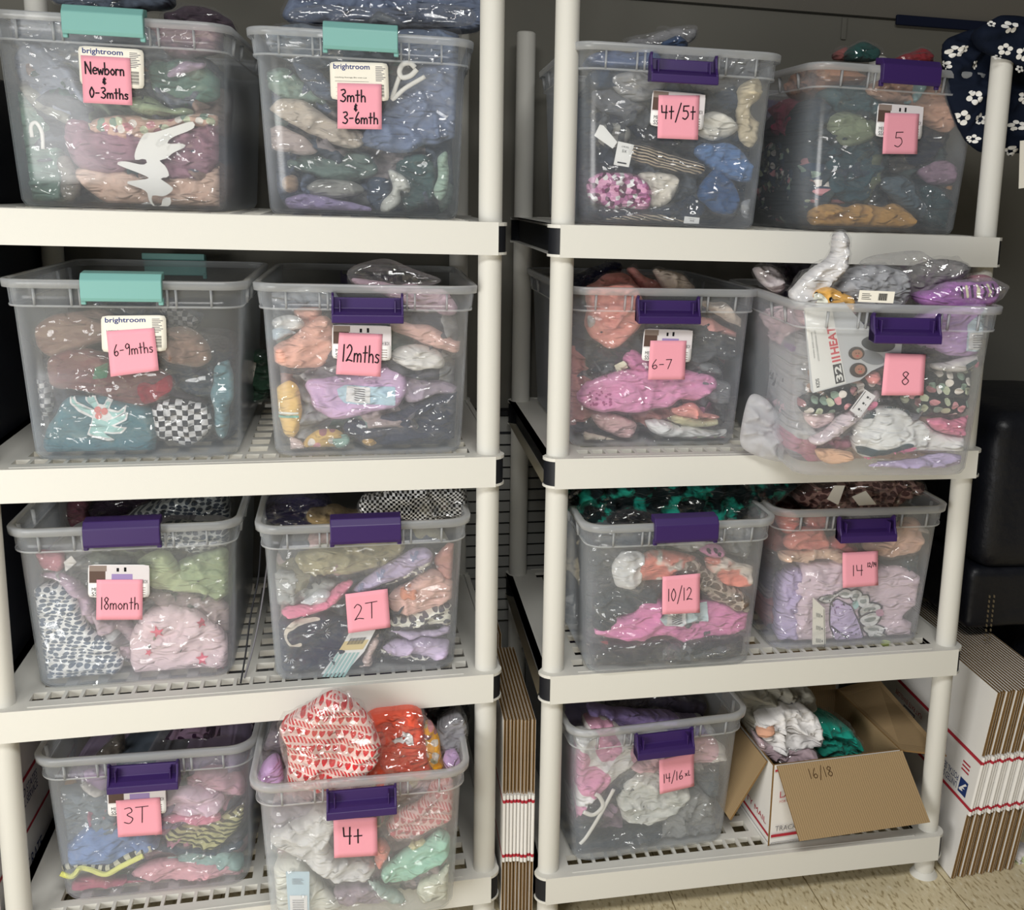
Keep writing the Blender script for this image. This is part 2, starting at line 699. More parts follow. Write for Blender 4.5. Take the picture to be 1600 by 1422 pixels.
class Lump:
    """a soft bundle of cloth: outline in (u,v), rounded edge, creased front; keeps its front surface for prints"""

    def __init__(s, fr, P, we, tf, tb, wr=1.0, ang=None, edge=0.028, seed=None, calm=False):
        s.calm = calm
        _seed[0] += 1
        s.fr, s.P, s.we, s.tf, s.tb, s.wr = fr, P, we, tf, tb, wr
        s.seed = seed or _seed[0]
        rnd = random.Random(s.seed)
        s.ang = ang if ang is not None else rnd.uniform(-0.7, 0.7)
        s.edge = edge

    def bulge(s, q):
        d = edge_dist(s.P, q)
        R = s.edge
        t = np.clip(d / R, 0, 1)
        return np.sqrt(np.maximum(0, 1 - (1 - t) ** 2))

    def crease(s, q):
        ca, sa = math.cos(s.ang), math.sin(s.ang)
        a, b = q[:, 0] * ca + q[:, 1] * sa, -q[:, 0] * sa + q[:, 1] * ca
        k = s.seed
        x, y = q[:, 0], q[:, 1]
        wx = noise2(x * 20, y * 20, k) - 0.5
        rd = lambda n: 1 - np.abs(2 * n - 1)
        f1 = rd(noise2(a * 7 + 1.5 * wx, b * 26 + 2.6 * wx, k + 1)) ** 3
        f2 = rd(noise2(a * 22 + 2 * wx, b * 64 + 3 * wx, k + 2)) ** 2
        f3 = rd(noise2(b * 9 + 2 * wx, (a + 0.5 * b) * 30 + 2 * wx, k + 4)) ** 3
        big = noise2(x * 15, y * 15, k + 3) - 0.5
        u4 = b * 15 + 0.9 * noise2(x * 11, y * 11, k + 6) + 0.35 * noise2(x * 40, y * 40, k + 7)
        f4 = u4 - np.floor(u4)                       # overlapping folded edges
        if s.calm:
            return 0.012 * big + 0.0105 * (f1 - 0.3) + 0.0045 * (f2 - 0.4) + 0.0070 * (f3 - 0.3)
        return 0.013 * big + 0.0150 * (f1 - 0.3) + 0.0085 * (f2 - 0.4) + 0.0110 * (f3 - 0.3) + 0.0080 * (f4 - 0.5)

    def front(s, q):
        b = s.bulge(q)
        return s.we - s.tf * b - s.wr * np.maximum(s.crease(q), -0.0065) * b * min(1.0, s.tf / 0.012)

    def mesh(s, name, mats, step=0.0055, parent_M=None):
        V, Fc = fill(s.P, step)
        d = edge_dist(s.P, V)
        bd = d < 1e-6
        wf = s.front(V)
        b = s.bulge(V)
        wb = s.we + s.tb * b
        n = len(V)
        back = np.where(bd, np.arange(n), 0)
        nb = np.where(~bd)[0]
        back[nb] = n + np.arange(len(nb))
        W = np.vstack([s.fr.world(V, wf), s.fr.world(V[nb], wb[nb])])
        Fa = [tuple(f) for f in Fc] + [tuple(int(back[i]) for i in f[::-1]) for f in Fc if not all(bd[i] for i in f)]
        uv = np.vstack([V, V[nb]])
        W2 = xf(inv(parent_M), W) if parent_M is not None else W
        return me_new(name, W2, Fa, mats, True, uv), W


def offset_outline(P, off, seed, spike=0.012):
    n = len(P)
    t = np.roll(P, -1, 0) - np.roll(P, 1, 0)
    t /= np.linalg.norm(t, axis=1)[:, None] + 1e-9
    area = 0.5 * np.sum(P[:, 0] * np.roll(P[:, 1], -1) - np.roll(P[:, 0], -1) * P[:, 1])
    nm = np.stack([t[:, 1], -t[:, 0]], 1) * (1 if area > 0 else -1)
    k = np.arange(n)
    a = noise2(k * 0.35, k * 0 + 0.5, seed)
    return P + nm * (off + spike * np.maximum(0, a - 0.55))[:, None]
# ------------------------------------------------------------------ setting
m_wall = pbr('wall_paint', '#74726a', 0.9, 0.15, bump=0.15, bscale=500)
m_wall2 = pbr('wall_panel_paint', '#6f6b63', 0.85, 0.2, bump=0.15, bscale=500)
m_white = pbr('shelf_resin', '#d9d7cf', 0.5, 0.35, bump=0.12, bscale=900)
m_postm = pbr('post_resin', '#d6d4cc', 0.55, 0.3, bump=0.12, bscale=900)
m_black = pbr('rail_black', '#14161c', 0.55, 0.35)
m_navy = pbr('navy_board', '#141b30', 0.8, 0.2)


def floor_mat():
    m, N, L = newmat('floor_tile')
    o = N.new('ShaderNodeOutputMaterial')
    b = N.new('ShaderNodeBsdfPrincipled')
    L.new(b.outputs[0], o.inputs[0])
    b.inputs['Roughness'].default_value = 0.45
    tc = N.new('ShaderNodeTexCoord')
    mp = N.new('ShaderNodeMapping')
    mp.inputs['Rotation'].default_value = (0, 0, 0.5)
    mp.inputs['Scale'].default_value = (140, 45, 1)
    L.new(tc.outputs['Object'], mp.inputs[0])
    v = N.new('ShaderNodeTexNoise')
    v.inputs['Scale'].default_value = 1
    v.inputs['Detail'].default_value = 2
    L.new(mp.outputs[0], v.inputs[0])
    r = N.new('ShaderNodeValToRGB')
    e = r.color_ramp.elements
    e[0].position, e[0].color = 0.33, (*lin('#ad9b76'), 1)
    e[1].position, e[1].color = 0.45, (*lin('#dccda8'), 1)
    q = e.new(0.62)
    q.color = (*lin('#e0d2af'), 1)
    q = e.new(0.70)
    q.color = (*lin('#ece2c8'), 1)
    L.new(v.outputs[0], r.inputs[0])
    br = N.new('ShaderNodeTexBrick')
    br.offset = 0
    br.inputs['Scale'].default_value = 1
    br.inputs['Brick Width'].default_value = 0.305
    br.inputs['Row Height'].default_value = 0.305
    br.inputs['Mortar Size'].default_value = 0.0012
    br.inputs['Color1'].default_value = (1, 1, 1, 1)
    br.inputs['Color2'].default_value = (0.93, 0.93, 0.93, 1)
    br.inputs['Mortar'].default_value = (0.35, 0.3, 0.22, 1)
    mp2 = N.new('ShaderNodeMapping')
    mp2.inputs['Location'].default_value = (0.03, 0.12, 0)
    L.new(tc.outputs['Object'], mp2.inputs[0])
    L.new(mp2.outputs[0], br.inputs[0])
    mx = N.new('ShaderNodeMix')
    mx.data_type = 'RGBA'
    mx.blend_type = 'MULTIPLY'
    mx.inputs[0].default_value = 1
    L.new(r.outputs[0], mx.inputs[6])
    L.new(br.outputs[0], mx.inputs[7])
    L.new(mx.outputs[2], b.inputs['Base Color'])
    return m


structure('floor', MB().box((-3.0, -4.5, -0.05), (3.0, 0.72, 0.0)).me('floor', floor_mat()))
structure('wall_back', MB().box((-3.0, 0.66, 0.0), (3.0, 0.76, 2.7)).me('wall_back', m_wall))
# upper wall panel with its dark joint (a thin horizontal seam behind the right unit)
seam = hit(1350, 28, 1, 0.655)
zs = float(seam[2])
structure('trim_1', MB().box((-3.0, 0.650, zs + 0.004), (3.0, 0.66, 2.7)).me('trim_1', m_wall2))
structure('trim_2', MB().box((-3.0, 0.652, zs + 0.001), (3.0, 0.66, zs + 0.004)).me('trim_2', pbr('seam_dark', '#35342f', 0.9, 0.1)))
structure('trim_3', MB().box((0.92, 0.640, zs - 0.012), (1.6, 0.6495, zs + 0.012)).me('trim_3', m_navy, bevel=0.003))
a_, b_ = hit(1318, 24, 1, 0.65), hit(1327, 62, 1, 0.65)
structure('trim_4', MB().box((a_[0], 0.654, b_[2]), (a_[0] + 0.013, 0.66, zs - 0.003)).me('trim_4', m_wall, bevel=0.002))

# ------------------------------------------------------------------ shelving units
UW, UD = 0.86, 0.616
LEVELS = [z + Z0 for z in (1.3158, 0.8925, 0.4661, 0.0359)]
LIP = 0.0566
POST_R, POST_X, POST_Y, LOBE = 0.0212, 0.010, 0.036, 0.029
POST_TOP = 1.790


def side_path(n=10):
    """left side outline of a shelf, front corner to back corner (unit coordinates)"""
    P = [(POST_X + 0.004, 0.0030)]
    c = (POST_X, 0.029)
    for i in range(1, n + 1):
        a = math.radians(-90 - i * (62 + 90) / n)
        P.append((c[0] + LOBE * math.cos(a), c[1] + LOBE * math.sin(a)))
    P.append((-0.004, 0.052))
    P.append((-0.004, 0.060))
    Q = [(x, UD - y) for x, y in P][::-1]
    return P + Q


def grid_cells(mb, xs, ys, filled, z0, z1):
    nx, ny = len(xs) - 1, len(ys) - 1
    f = lambda i, j: 0 <= i < nx and 0 <= j < ny and filled[i][j]
    for i in range(nx):
        for j in range(ny):
            if not f(i, j):
                continue
            x0, x1, y0, y1 = xs[i], xs[i + 1], ys[j], ys[j + 1]
            mb.add([(x0, y0, z1), (x1, y0, z1), (x1, y1, z1), (x0, y1, z1)], [(0, 1, 2, 3)])
            mb.add([(x0, y0, z0), (x1, y0, z0), (x1, y1, z0), (x0, y1, z0)], [(3, 2, 1, 0)])
            if not f(i - 1, j):
                mb.add([(x0, y0, z0), (x0, y1, z0), (x0, y1, z1), (x0, y0, z1)], [(0, 3, 2, 1)])
            if not f(i + 1, j):
                mb.add([(x1, y0, z0), (x1, y1, z0), (x1, y1, z1), (x1, y0, z1)], [(0, 1, 2, 3)])
            if not f(i, j - 1):
                mb.add([(x0, y0, z0), (x1, y0, z0), (x1, y0, z1), (x0, y0, z1)], [(0, 1, 2, 3)])
            if not f(i, j + 1):
                mb.add([(x0, y1, z0), (x1, y1, z0), (x1, y1, z1), (x0, y1, z1)], [(3, 2, 1, 0)])


def shelf_mesh():
    mb = MB()
    L_ = side_path()
    strip = L_ + [(0.045, UD), (0.045, 0.0)]
    mb.prism(strip, -0.006, 0.0)
    mb.prism([(UW - x, y) for x, y in strip][::-1], -0.006, 0.0)
    inner = [(0.030, UD), (0.030, 0.0)]
    mb.prism(L_ + inner, -LIP, -LIP + 0.0045)
    mb.prism([(UW - x, y) for x, y in (L_ + inner)][::-1], -LIP, -LIP + 0.0045)
    # front and back lips
    mb.box((0.0, -0.0008, -LIP - 0.0004), (UW, 0.0045, 0.0004))
    mb.box((0.0, UD - 0.0045, -LIP - 0.0004), (UW, UD + 0.0008, 0.0004))
    mb.box((0.045, 0.0, -0.006), (UW - 0.045, 0.038, 0.0))
    mb.box((0.045, UD - 0.038, -0.006), (UW - 0.045, UD, 0.0))
    # raised rim line that frames the deck
    mb.box((0.055, 0.0115, 0.0), (UW - 0.055, 0.0140, 0.0012))
    mb.box((0.045, UD - 0.014, 0.0), (UW - 0.045, UD - 0.0115, 0.0012))
    # perforated deck
    x0, x1 = 0.045, UW - 0.045
    # slot rows at front and back
    n = 27
    p = (x1 - x0) / n
    xs, fl = [x0], []
    for i in range(n):
        xs += [x0 + i * p + 0.006, x0 + (i + 1) * p]
        fl += [True, False]
    xs += [x1 + 0.001]
    fl += [True]
    for (ya, yb) in ((0.038, 0.070), (UD - 0.070, UD - 0.038)):
        grid_cells(mb, xs, [ya, yb], [[v] for v in fl], -0.007, 0.0)
    # window grid between
    n = 15
    p = (x1 - x0) / n
    xs, fx = [x0], []
    for i in range(n):
        xs += [x0 + i * p + 0.019, x0 + (i + 1) * p]
        fx += [True, False]
    xs[-1] = x1
    ya, yb = 0.070, UD - 0.070
    m = 8
    q = (yb - ya) / m
    ys, fy = [ya], []
    for j in range(m):
        ys += [ya + j * q + 0.021, ya + (j + 1) * q]
        fy += [True, False]
    fy_last = ys[-1]
    filled = [[fx[i] or fy[j] for j in range(len(fy))] for i in range(len(fx))]
    grid_cells(mb, xs, ys, filled, -0.012, 0.0)
    me = mb.me('shelf', m_white)
    bm = bmesh.new()
    bm.from_mesh(me)
    bmesh.ops.remove_doubles(bm, verts=bm.verts, dist=1e-6)
    bm.to_mesh(me)
    bm.free()
    return me


def rail_mesh(mirror):
    P = side_path()
    c = [(x + 0.0022, y) for x, y in P]
    d = [(x + 0.005, y) for x, y in P]
    mb = MB()
    n = len(P)
    fl = (lambda x: UW - x) if mirror else (lambda x: x)
    V = []
    for z in (-LIP + 0.0045, -0.006):
        V += [(fl(x), y, z) for x, y in c] + [(fl(x), y, z) for x, y in d]
    F = []
    for i in range(n - 1):
        F += [(i, i + 1, 2 * n + i + 1, 2 * n + i), (n + i, n + i + 1, 3 * n + i + 1, 3 * n + i)]
    F += [(0, n, 3 * n, 2 * n), (n - 1, 2 * n - 1, 4 * n - 1, 3 * n - 1)]
    mb.add(V, F)
    return autosmooth(mb.me('side_rail', m_black), 0.6)


SHELF_ME = shelf_mesh()
RAIL_ME = [rail_mesh(False), rail_mesh(True)]
_pm = {}


def post_mesh(z0, z1, cap=False, foot=False):
    k = (round(z0, 4), round(z1, 4), cap, foot)
    if k not in _pm:
        mb = MB().cyl(0, 0, z0, z1, POST_R)
        if cap:
            mb.cyl(0, 0, z1, z1 + 0.003, POST_R, r1=POST_R - 0.004)
        if foot:
            mb.cyl(0, 0, z0, z0 + 0.012, POST_R + 0.009, r1=POST_R + 0.001)
        _pm[k] = autosmooth(mb.me('post', m_postm), 0.6)
    return _pm[k]


def shelving(loc, rz, label):
    M = Matrix.Translation(loc) @ Matrix.Rotation(rz, 4, 'Z')
    t = thing('shelving_unit', M, label, 'shelf', 'white resin shelving units')
    for z in LEVELS:
        s = link('shelf', SHELF_ME, t)
        s.location = (0, 0, z)
        for k in (0, 1):
            r = link('side_rail', RAIL_ME[k], s)
            r['label'] = 'black side rail'
    spans = [(0.0, LEVELS[3] - LIP, False, True)] + [(LEVELS[i + 1], LEVELS[i] - LIP, False, False) for i in (2, 1, 0)] + [(LEVELS[0], POST_TOP, True, False)]
    for x in (POST_X, UW - POST_X):
        for y in (POST_Y, UD - POST_Y):
            for z0, z1, cap, foot in spans:
                p = link('post', post_mesh(0, z1 - z0, cap, foot), t)
                p.location = (x, y, z0)
    return t, M


UR, MR = shelving((0, 0, 0), 0.0, 'white four-tier resin shelving unit with black side rails on the right')
UL, ML = shelving((-0.1057 - UW * math.cos(0.0303), 0.0269 - UW * math.sin(0.0303), 0), 0.0303,
                  'white four-tier resin shelving unit with black side rails on the left')

# ------------------------------------------------------------------ bins
m_bin = clear('bin_plastic', 0.062, tint=(1, 1, 1), rough=0.2, gconst=0.022, hcol=(0.84, 0.89, 0.95), hmax=0.34)
m_rim = clear('bin_rim_plastic', 0.44, tint=(1, 1, 1), rough=0.25, gl=0.8, hcol=(0.90, 0.93, 0.96), hmax=0.7)
m_film = clear('bag_film', 0.006, tint=(1, 1, 1), rough=0.05, gconst=0.085, facet=1.0, fsc=(24, 24, 125), hcol=(0.9, 0.9, 0.92), hmax=0.07)
m_teal = pbr('latch_teal', '#78aca6', 0.45, 0.4, bump=0.05, bscale=900)
m_purple = pbr('latch_purple', '#36205a', 0.42, 0.4, bump=0.05, bscale=900)
m_card = pbr('label_card', '#ece7da', 0.6, 0.3)
m_cardw = pbr('label_card_white', '#f0eeee', 0.5, 0.3)
m_pink = pbr('note_paper', '#efa3b2', 0.8, 0.15, bump=0.1, bscale=200)
m_ink = pbr('ink', '#17151a', 0.7, 0.2)
m_inkblue = pbr('ink_navy', '#2c3a78', 0.7, 0.2)
m_inkgrey = pbr('ink_grey', '#77757a', 0.7, 0.2)
BH = 0.311


def rrect(hx, y0, y1, r, n=7):
    P = []
    for cx, cy, a0 in ((hx - r, y0 + r, -90), (hx - r, y1 - r, 0), (-hx + r, y1 - r, 90), (-hx + r, y0 + r, 180)):
        for i in range(n + 1):
            a = math.radians(a0 + 90 * i / n)
            P.append((cx + r * math.cos(a), cy + r * math.sin(a)))
    return P


def bin_body():
    # (z, outward offset from the tapered wall line, corner radius, material)
    prof = [(0.0, -0.012, 0.030, 0), (0.003, -0.005, 0.034, 0), (0.012, -0.0005, 0.038, 0), (0.06, 0, 0.038, 0), (0.15, 0, 0.038, 0), (0.2645, 0, 0.038, 0), (0.2655, 0.0062, 0.040, 1), (0.2690, 0.0064, 0.040, 1),
            (0.2695, 0.0050, 0.040, 0), (0.2965, 0.0055, 0.040, 0), (0.2970, 0.0130, 0.046, 1), (0.3090, 0.0135, 0.046, 1), (BH, 0.0115, 0.045, 1), (BH, 0.0035, 0.040, 1), (0.3085, 0.0025, 0.040, 1),
            (0.270, 0.0022, 0.040, 0), (0.262, -0.0023, 0.037, 0), (0.15, -0.0023, 0.037, 0), (0.06, -0.0023, 0.037, 0), (0.012, -0.0030, 0.036, 0), (0.0045, -0.008, 0.032, 0), (0.0026, -0.016, 0.028, 0)]
    V, F, I = [], [], []
    n = None
    for z, o, r, mi in prof:
        P = rrect(0.1655 + 0.042 * z + o, -0.08 * z - o, 0.48 + 0.06 * z + o, r)
        n = len(P)
        V += [(x, y, z) for x, y in P]
    for k in range(len(prof) - 1):
        for i in range(n):
            F.append((k * n + i, k * n + (i + 1) % n, (k + 1) * n + (i + 1) % n, (k + 1) * n + i))
            I.append(prof[k + 1][3] if prof[k][3] == 1 else 0)
    F.append(tuple(range(n))[::-1])
    I.append(0)
    L0 = (len(prof) - 1) * n
    F.append(tuple(range(L0, L0 + n)))
    I.append(0)
    mb = MB()
    mb.V, mb.F, mb.I = V, F, I
    bin_ribs(mb)
    return me_new('bin_body', mb.V, mb.F, [m_bin, m_rim], True, midx=mb.I)


def bin_ribs(mb):
    for x in (-0.135, -0.080, -0.0665, 0.0665, 0.080, 0.135):
        z0, z1 = 0.2685, 0.2970
        ya, yb = -0.08 * z0 - 0.005, -0.08 * z1 - 0.0055
        mb.hexa([(x - 0.0016, ya - 0.0045, z0), (x + 0.0016, ya - 0.0045, z0), (x + 0.0016, ya, z0), (x - 0.0016, ya, z0),
                 (x - 0.0016, yb - 0.0070, z1), (x + 0.0016, yb - 0.0070, z1), (x + 0.0016, yb, z1), (x - 0.0016, yb, z1)], 1)
    for s in (-1, 1):
        for y in (0.05, 0.14, 0.34, 0.43):
            z0, z1 = 0.2685, 0.2970
            xa, xb = 0.1655 + 0.042 * z0 + 0.005, 0.1655 + 0.042 * z1 + 0.0055
            mb.hexa([(s * xa, y - 0.0016, z0), (s * (xa + 0.0045), y - 0.0016, z0), (s * (xa + 0.0045), y + 0.0016, z0), (s * xa, y + 0.0016, z0),
                     (s * xb, y - 0.0016, z1), (s * (xb + 0.0065), y - 0.0016, z1), (s * (xb + 0.0065), y + 0.0016, z1), (s * xb, y + 0.0016, z1)], 1)


def latch_up(m):
    hw = 0.0615
    prof = [(-0.041, 0.2790), (-0.0500, 0.2775), (-0.0530, 0.2835), (-0.0535, 0.3120), (-0.0445, 0.3235), (-0.0190, 0.3260), (-0.0190, 0.3130), (-0.0385, 0.3125), (-0.041, 0.3000)]
    mb = MB()
    V = [(-hw, y, z) for y, z in prof] + [(hw, y, z) for y, z in prof]
    n = len(prof)
    F = [tuple(range(n)), tuple(range(n, 2 * n))[::-1]] + [(i, (i + 1) % n, n + (i + 1) % n, n + i) for i in range(n)]
    mb.add(V, F)
    for s in (-1, 1):
        mb.box((s * 0.0585 - 0.004, -0.046, 0.272), (s * 0.0585 + 0.004, -0.038, 0.284))
    return mb.me('latch', m, bevel=0.0016)


def latch_down(m):
    hw = 0.060
    mb = MB()
    prof = [(-0.0290, 0.2890), (-0.0345, 0.2890), (-0.0365, 0.2700), (-0.0500, 0.2660), (-0.0590, 0.2610), (-0.0590, 0.2480), (-0.0565, 0.2470), (-0.0290, 0.2500)]
    V = [(-hw, y, z) for y, z in prof] + [(hw, y, z) for y, z in prof]
    n = len(prof)
    F = [tuple(range(n)), tuple(range(n, 2 * n))[::-1]] + [(i, (i + 1) % n, n + (i + 1) % n, n + i) for i in range(n)]
    mb.add(V, F)
    for s in (-1, 1):
        P = [(-0.029, 0.2495), (-0.0590, 0.2485), (-0.0570, 0.2640), (-0.0500, 0.2760), (-0.0460, 0.2930), (-0.0500, 0.2975), (-0.0400, 0.2985), (-0.029, 0.2900)]
        x0, x1 = s * hw, s * (hw - 0.004)
        V = [(x0, y, z) for y, z in P] + [(x1, y, z) for y, z in P]
        k = len(P)
        mb.add(V, [tuple(range(k)), tuple(range(k, 2 * k))[::-1]] + [(i, (i + 1) % k, k + (i + 1) % k, k + i) for i in range(k)])
        mb.box((s * 0.046 - 0.0012, -0.052, 0.264), (s * 0.046 + 0.0012, -0.034, 0.286))
    return mb.me('latch', m, bevel=0.0012)


BODY_ME = bin_body()
LATCH = {('t', 1): latch_up(m_teal), ('p', 1): latch_up(m_purple), ('p', 0): latch_down(m_purple)}

BINS = {}
BIN_SPEC = [  # key, level, x, y, rot, latch, raised, words on its note, look
    ('newborn', 0, -0.741, 0.128, -1.6, 't', 1, 'Newborn & 0-3mths'),
    ('3mth', 0, -0.336, 0.112, -2.2, 't', 1, '3mth & 3-6mth'),
    ('69', 1, -0.722, 0.054, 1.2, 't', 1, '6-9mths'),
    ('12', 1, -0.331, 0.050, 0.2, 'p', 0, '12mths'),
    ('18', 2, -0.749, 0.081, 1.4, 'p', 1, '18month'),
    ('2T', 2, -0.340, 0.051, 1.7, 'p', 1, '2T'),
    ('3T', 3, -0.735, 0.081, -0.6, 'p', 0, '3T'),
    ('4t', 3, -0.350, -0.068, 0.3, 'p', 0, '4+'),
    ('45', 0, 0.208, 0.027, -1.5, 'p', 0, '4t/5t'),
    ('5', 0, 0.666, 0.092, 2.5, 'p', 1, '5'),
    ('67', 1, 0.211, 0.078, 0.5, 'p', 0, '6-7'),
    ('8', 1, 0.564, -0.182, -5.2, 'p', 0, '8'),
    ('10', 2, 0.238, -0.011, 1.0, 'p', 1, '10/12'),
    ('14', 2, 0.629, 0.041, -0.9, 'p', 0, '14 12/14'),
    ('1416', 3, 0.229, 0.046, 4.3, 'p', 0, '14/16 xl'),
]
for key, lv, x, y, rz, la, up, words in BIN_SPEC:
    M = Matrix.Translation((x, y, LEVELS[lv] + 0.0005)) @ Matrix.Rotation(math.radians(rz), 4, 'Z')
    lc = {'t': 'teal', 'p': 'purple'}[la]
    t = thing('storage_bin', M, 'open clear plastic storage bin with %s latch, marked %s' % (lc, words), 'storage bin', 'clear storage bins of clothes')
    link('bin_body', BODY_ME, t)
    q = link('latch', LATCH[(la, up)], t)
    q['label'] = '%s latch handle' % lc
    q2 = link('latch', LATCH[(la, 1 if la == 't' else 0)], t)
    q2.location = (0, 0.474, 0)
    q2.rotation_euler = (0, 0, math.pi)
    q2['label'] = '%s latch handle at the back' % lc
    BINS[key] = (t, M, words, up)


# ------------------------------------------------------------------ flat cards and writing
class Card:
    """a flat quad in a frame; (s,t) run 0..1 from its bottom left corner"""

    def __init__(s, fr, corners, w, curl=0.0):
        s.fr, s.w, s.curl = fr, w, curl
        s.c = fr.px(corners, w)                # TL TR BR BL

    def uvw(s, S, T, lift=0.0):
        S, T = np.asarray(S, float)[:, None], np.asarray(T, float)[:, None]
        tl, tr, br, bl = s.c
        uv = (bl * (1 - S) + br * S) * (1 - T) + (tl * (1 - S) + tr * S) * T
        w = s.w - s.curl * (1 - T[:, 0]) ** 2 - lift
        return uv, w

    def world(s, S, T, lift=0.0):
        uv, w = s.uvw(S, T, lift)
        return s.fr.world(uv, w)

    def sheet(s, name, mat, n=8, th=0.0006, r=0.0, pm=None):
        g = np.linspace(0, 1, n + 1)
        S, T = np.meshgrid(g, g)
        if r:
            S, T = S.ravel() - 0.5, T.ravel() - 0.5
            k = np.maximum(np.abs(S), np.abs(T)) * 2
            e = 14
            nn = (np.abs(2 * S) ** e + np.abs(2 * T) ** e) ** (1 / e) + 1e-9
            S, T = S * k / nn + 0.5, T * k / nn + 0.5
        S, T = S.ravel(), T.ravel()
        A, B = s.world(S, T, th), s.world(S, T, 0)
        N_ = n + 1
        F = []
        m = N_ * N_
        for i in range(n):
            for j in range(n):
                a = i * N_ + j
                F += [(a, a + 1, a + N_ + 1, a + N_), (m + a, m + a + N_, m + a + N_ + 1, m + a + 1)]
        ring = list(range(n)) + [n + N_ * i for i in range(n)] + [N_ * N_ - 1 - j for j in range(n)] + [N_ * (n - i) for i in range(n)]
        for a, b in zip(ring, ring[1:] + ring[:1]):
            F.append((a, m + a, m + b, b))
        V = np.vstack([A, B])
        if pm is not None:
            V = xf(inv(pm), V)
        return me_new(name, V, F, mat, True)

    def rect(s, mb, a, b, lift, mi=0, n=2):
        (s0, t0), (s1, t1) = a, b
        V = s.world([s0, s1, s1, s0], [t0, t0, t1, t1], lift)
        mb.add(V, [(0, 1, 2, 3)], mi)


GL = {
    'N': (.55, ['0,0 0,1', '0,1 .5,0', '.5,0 .5,1']), 'e': (.42, ['.05,.3 .4,.33 .36,.5 .2,.55 .04,.3 .15,.03 .4,.09']),
    'w': (.55, ['0,.5 .12,0', '.12,0 .25,.4', '.25,.4 .38,0', '.38,0 .5,.5']), 'b': (.42, ['0,1 0,0', '0,.25 .2,.5 .38,.25 .2,0 0,.1']),
    'o': (.42, ['.2,.5 .02,.25 .2,0 .38,.25 .2,.5']), 'r': (.32, ['0,.5 0,0', '0,.32 .14,.5 .28,.44']),
    'n': (.38, ['0,.5 0,0', '0,.32 .14,.5 .28,.4 .3,0']), 'm': (.55, ['0,.5 0,0', '0,.33 .12,.5 .24,.38 .25,0', '.25,.33 .37,.5 .49,.38 .5,0']),
    't': (.36, ['.15,.95 .15,0', '0,.55 .32,.57']), 'h': (.36, ['0,1 0,0', '0,.33 .15,.5 .28,.38 .3,0']),
    's': (.34, ['.28,.45 .1,.5 .05,.36 .25,.2 .2,.02 0,.05']), '&': (.42, ['.36,.75 .1,.72 .1,.5 .28,.45 .05,.38 .05,.15 .36,.15', '.2,.95 .2,-.05']),
    '0': (.42, ['.2,1 .02,.5 .18,0 .38,.5 .2,1']), '1': (.16, ['.05,1 .05,0']), '2': (.5, ['.03,.8 .2,1 .38,.8 .3,.5 .02,.03', '.02,.03 .2,.1 .46,.04']),
    '3': (.46, ['.05,.95 .3,1 .38,.75 .15,.55 .4,.3 .25,0 0,.08']), '4': (.44, ['0,1 .03,.48', '.03,.48 .4,.48', '.33,1 .31,0']),
    '5': (.46, ['.42,1 .06,.98', '.06,.98 .04,.6', '.04,.6 .3,.6 .38,.28 .2,0 0,.08']), '6': (.44, ['.3,1 .08,.5 .06,.15 .22,0 .38,.2 .25,.42 .07,.25']),
    '7': (.42, ['0,.98 .4,1', '.4,1 .15,0']), '8': (.44, ['.36,.85 .2,1 .05,.8 .2,.55 .38,.28 .2,0 .03,.25 .2,.52 .36,.85']),
    '9': (.44, ['.36,.75 .15,.55 .03,.78 .2,1 .36,.85', '.36,.9 .36,.4 .3,0']), 'T': (.6, ['0,1 .6,1.03', '.32,1 .27,0']),
    '/': (.4, ['.36,1.2 0,-.25']), '+': (.44, ['.2,.85 .2,.05', '0,.45 .4,.47']), '-': (.4, ['.02,.45 .32,.47']), ' ': (.25, []),
    'x': (.36, ['0,.5 .3,0', '.3,.5 0,0']), 'l': (.25, ['.05,.9 .03,0', '.03,0 .25,.02'])}


def handwriting(card, lines, mat, pm, wid=0.022, lift=0.0011, name='handwriting'):
    """lines: (text, s0, s1, baseline t, height)"""
    mb = MB()
    asp = np.linalg.norm(card.c[1] - card.c[0]) / np.linalg.norm(card.c[0] - card.c[3])
    for txt, s0, s1, t0, hgt in lines:
        tot = sum(GL[c][0] for c in txt) + 0.10 * (len(txt) - 1)
        k = (s1 - s0) / tot
        x = 0
        for c in txt:
            adv, strokes = GL[c]
            for st in strokes:
                P = np.array([[float(q) for q in p.split(',')] for p in st.split()])
                P = np.stack([s0 + (x + P[:, 0]) * k, t0 + P[:, 1] * hgt], 1)
                if len(P) > 2:
                    P = catmull(P, False, 6)
                P[:, 0] *= asp
                d = np.gradient(P, axis=0)
                d /= np.linalg.norm(d, axis=1)[:, None] + 1e-9
                nn = np.stack([-d[:, 1], d[:, 0]], 1) * wid / 2
                A, B = P + nn - 0, P - nn
                A[0] -= d[0] * wid / 3
                B[0] -= d[0] * wid / 3
                A[-1] += d[-1] * wid / 3
                B[-1] += d[-1] * wid / 3
                Q = np.vstack([A, B])
                V = card.world(Q[:, 0] / asp, Q[:, 1], lift)
                V = xf(inv(pm), V)
                m = len(P)
                mb.add(V, [(i, i + 1, m + i + 1, m + i) for i in range(m - 1)])
            x += adv + 0.10
    return mb.me(name, mat)


_tx = {}


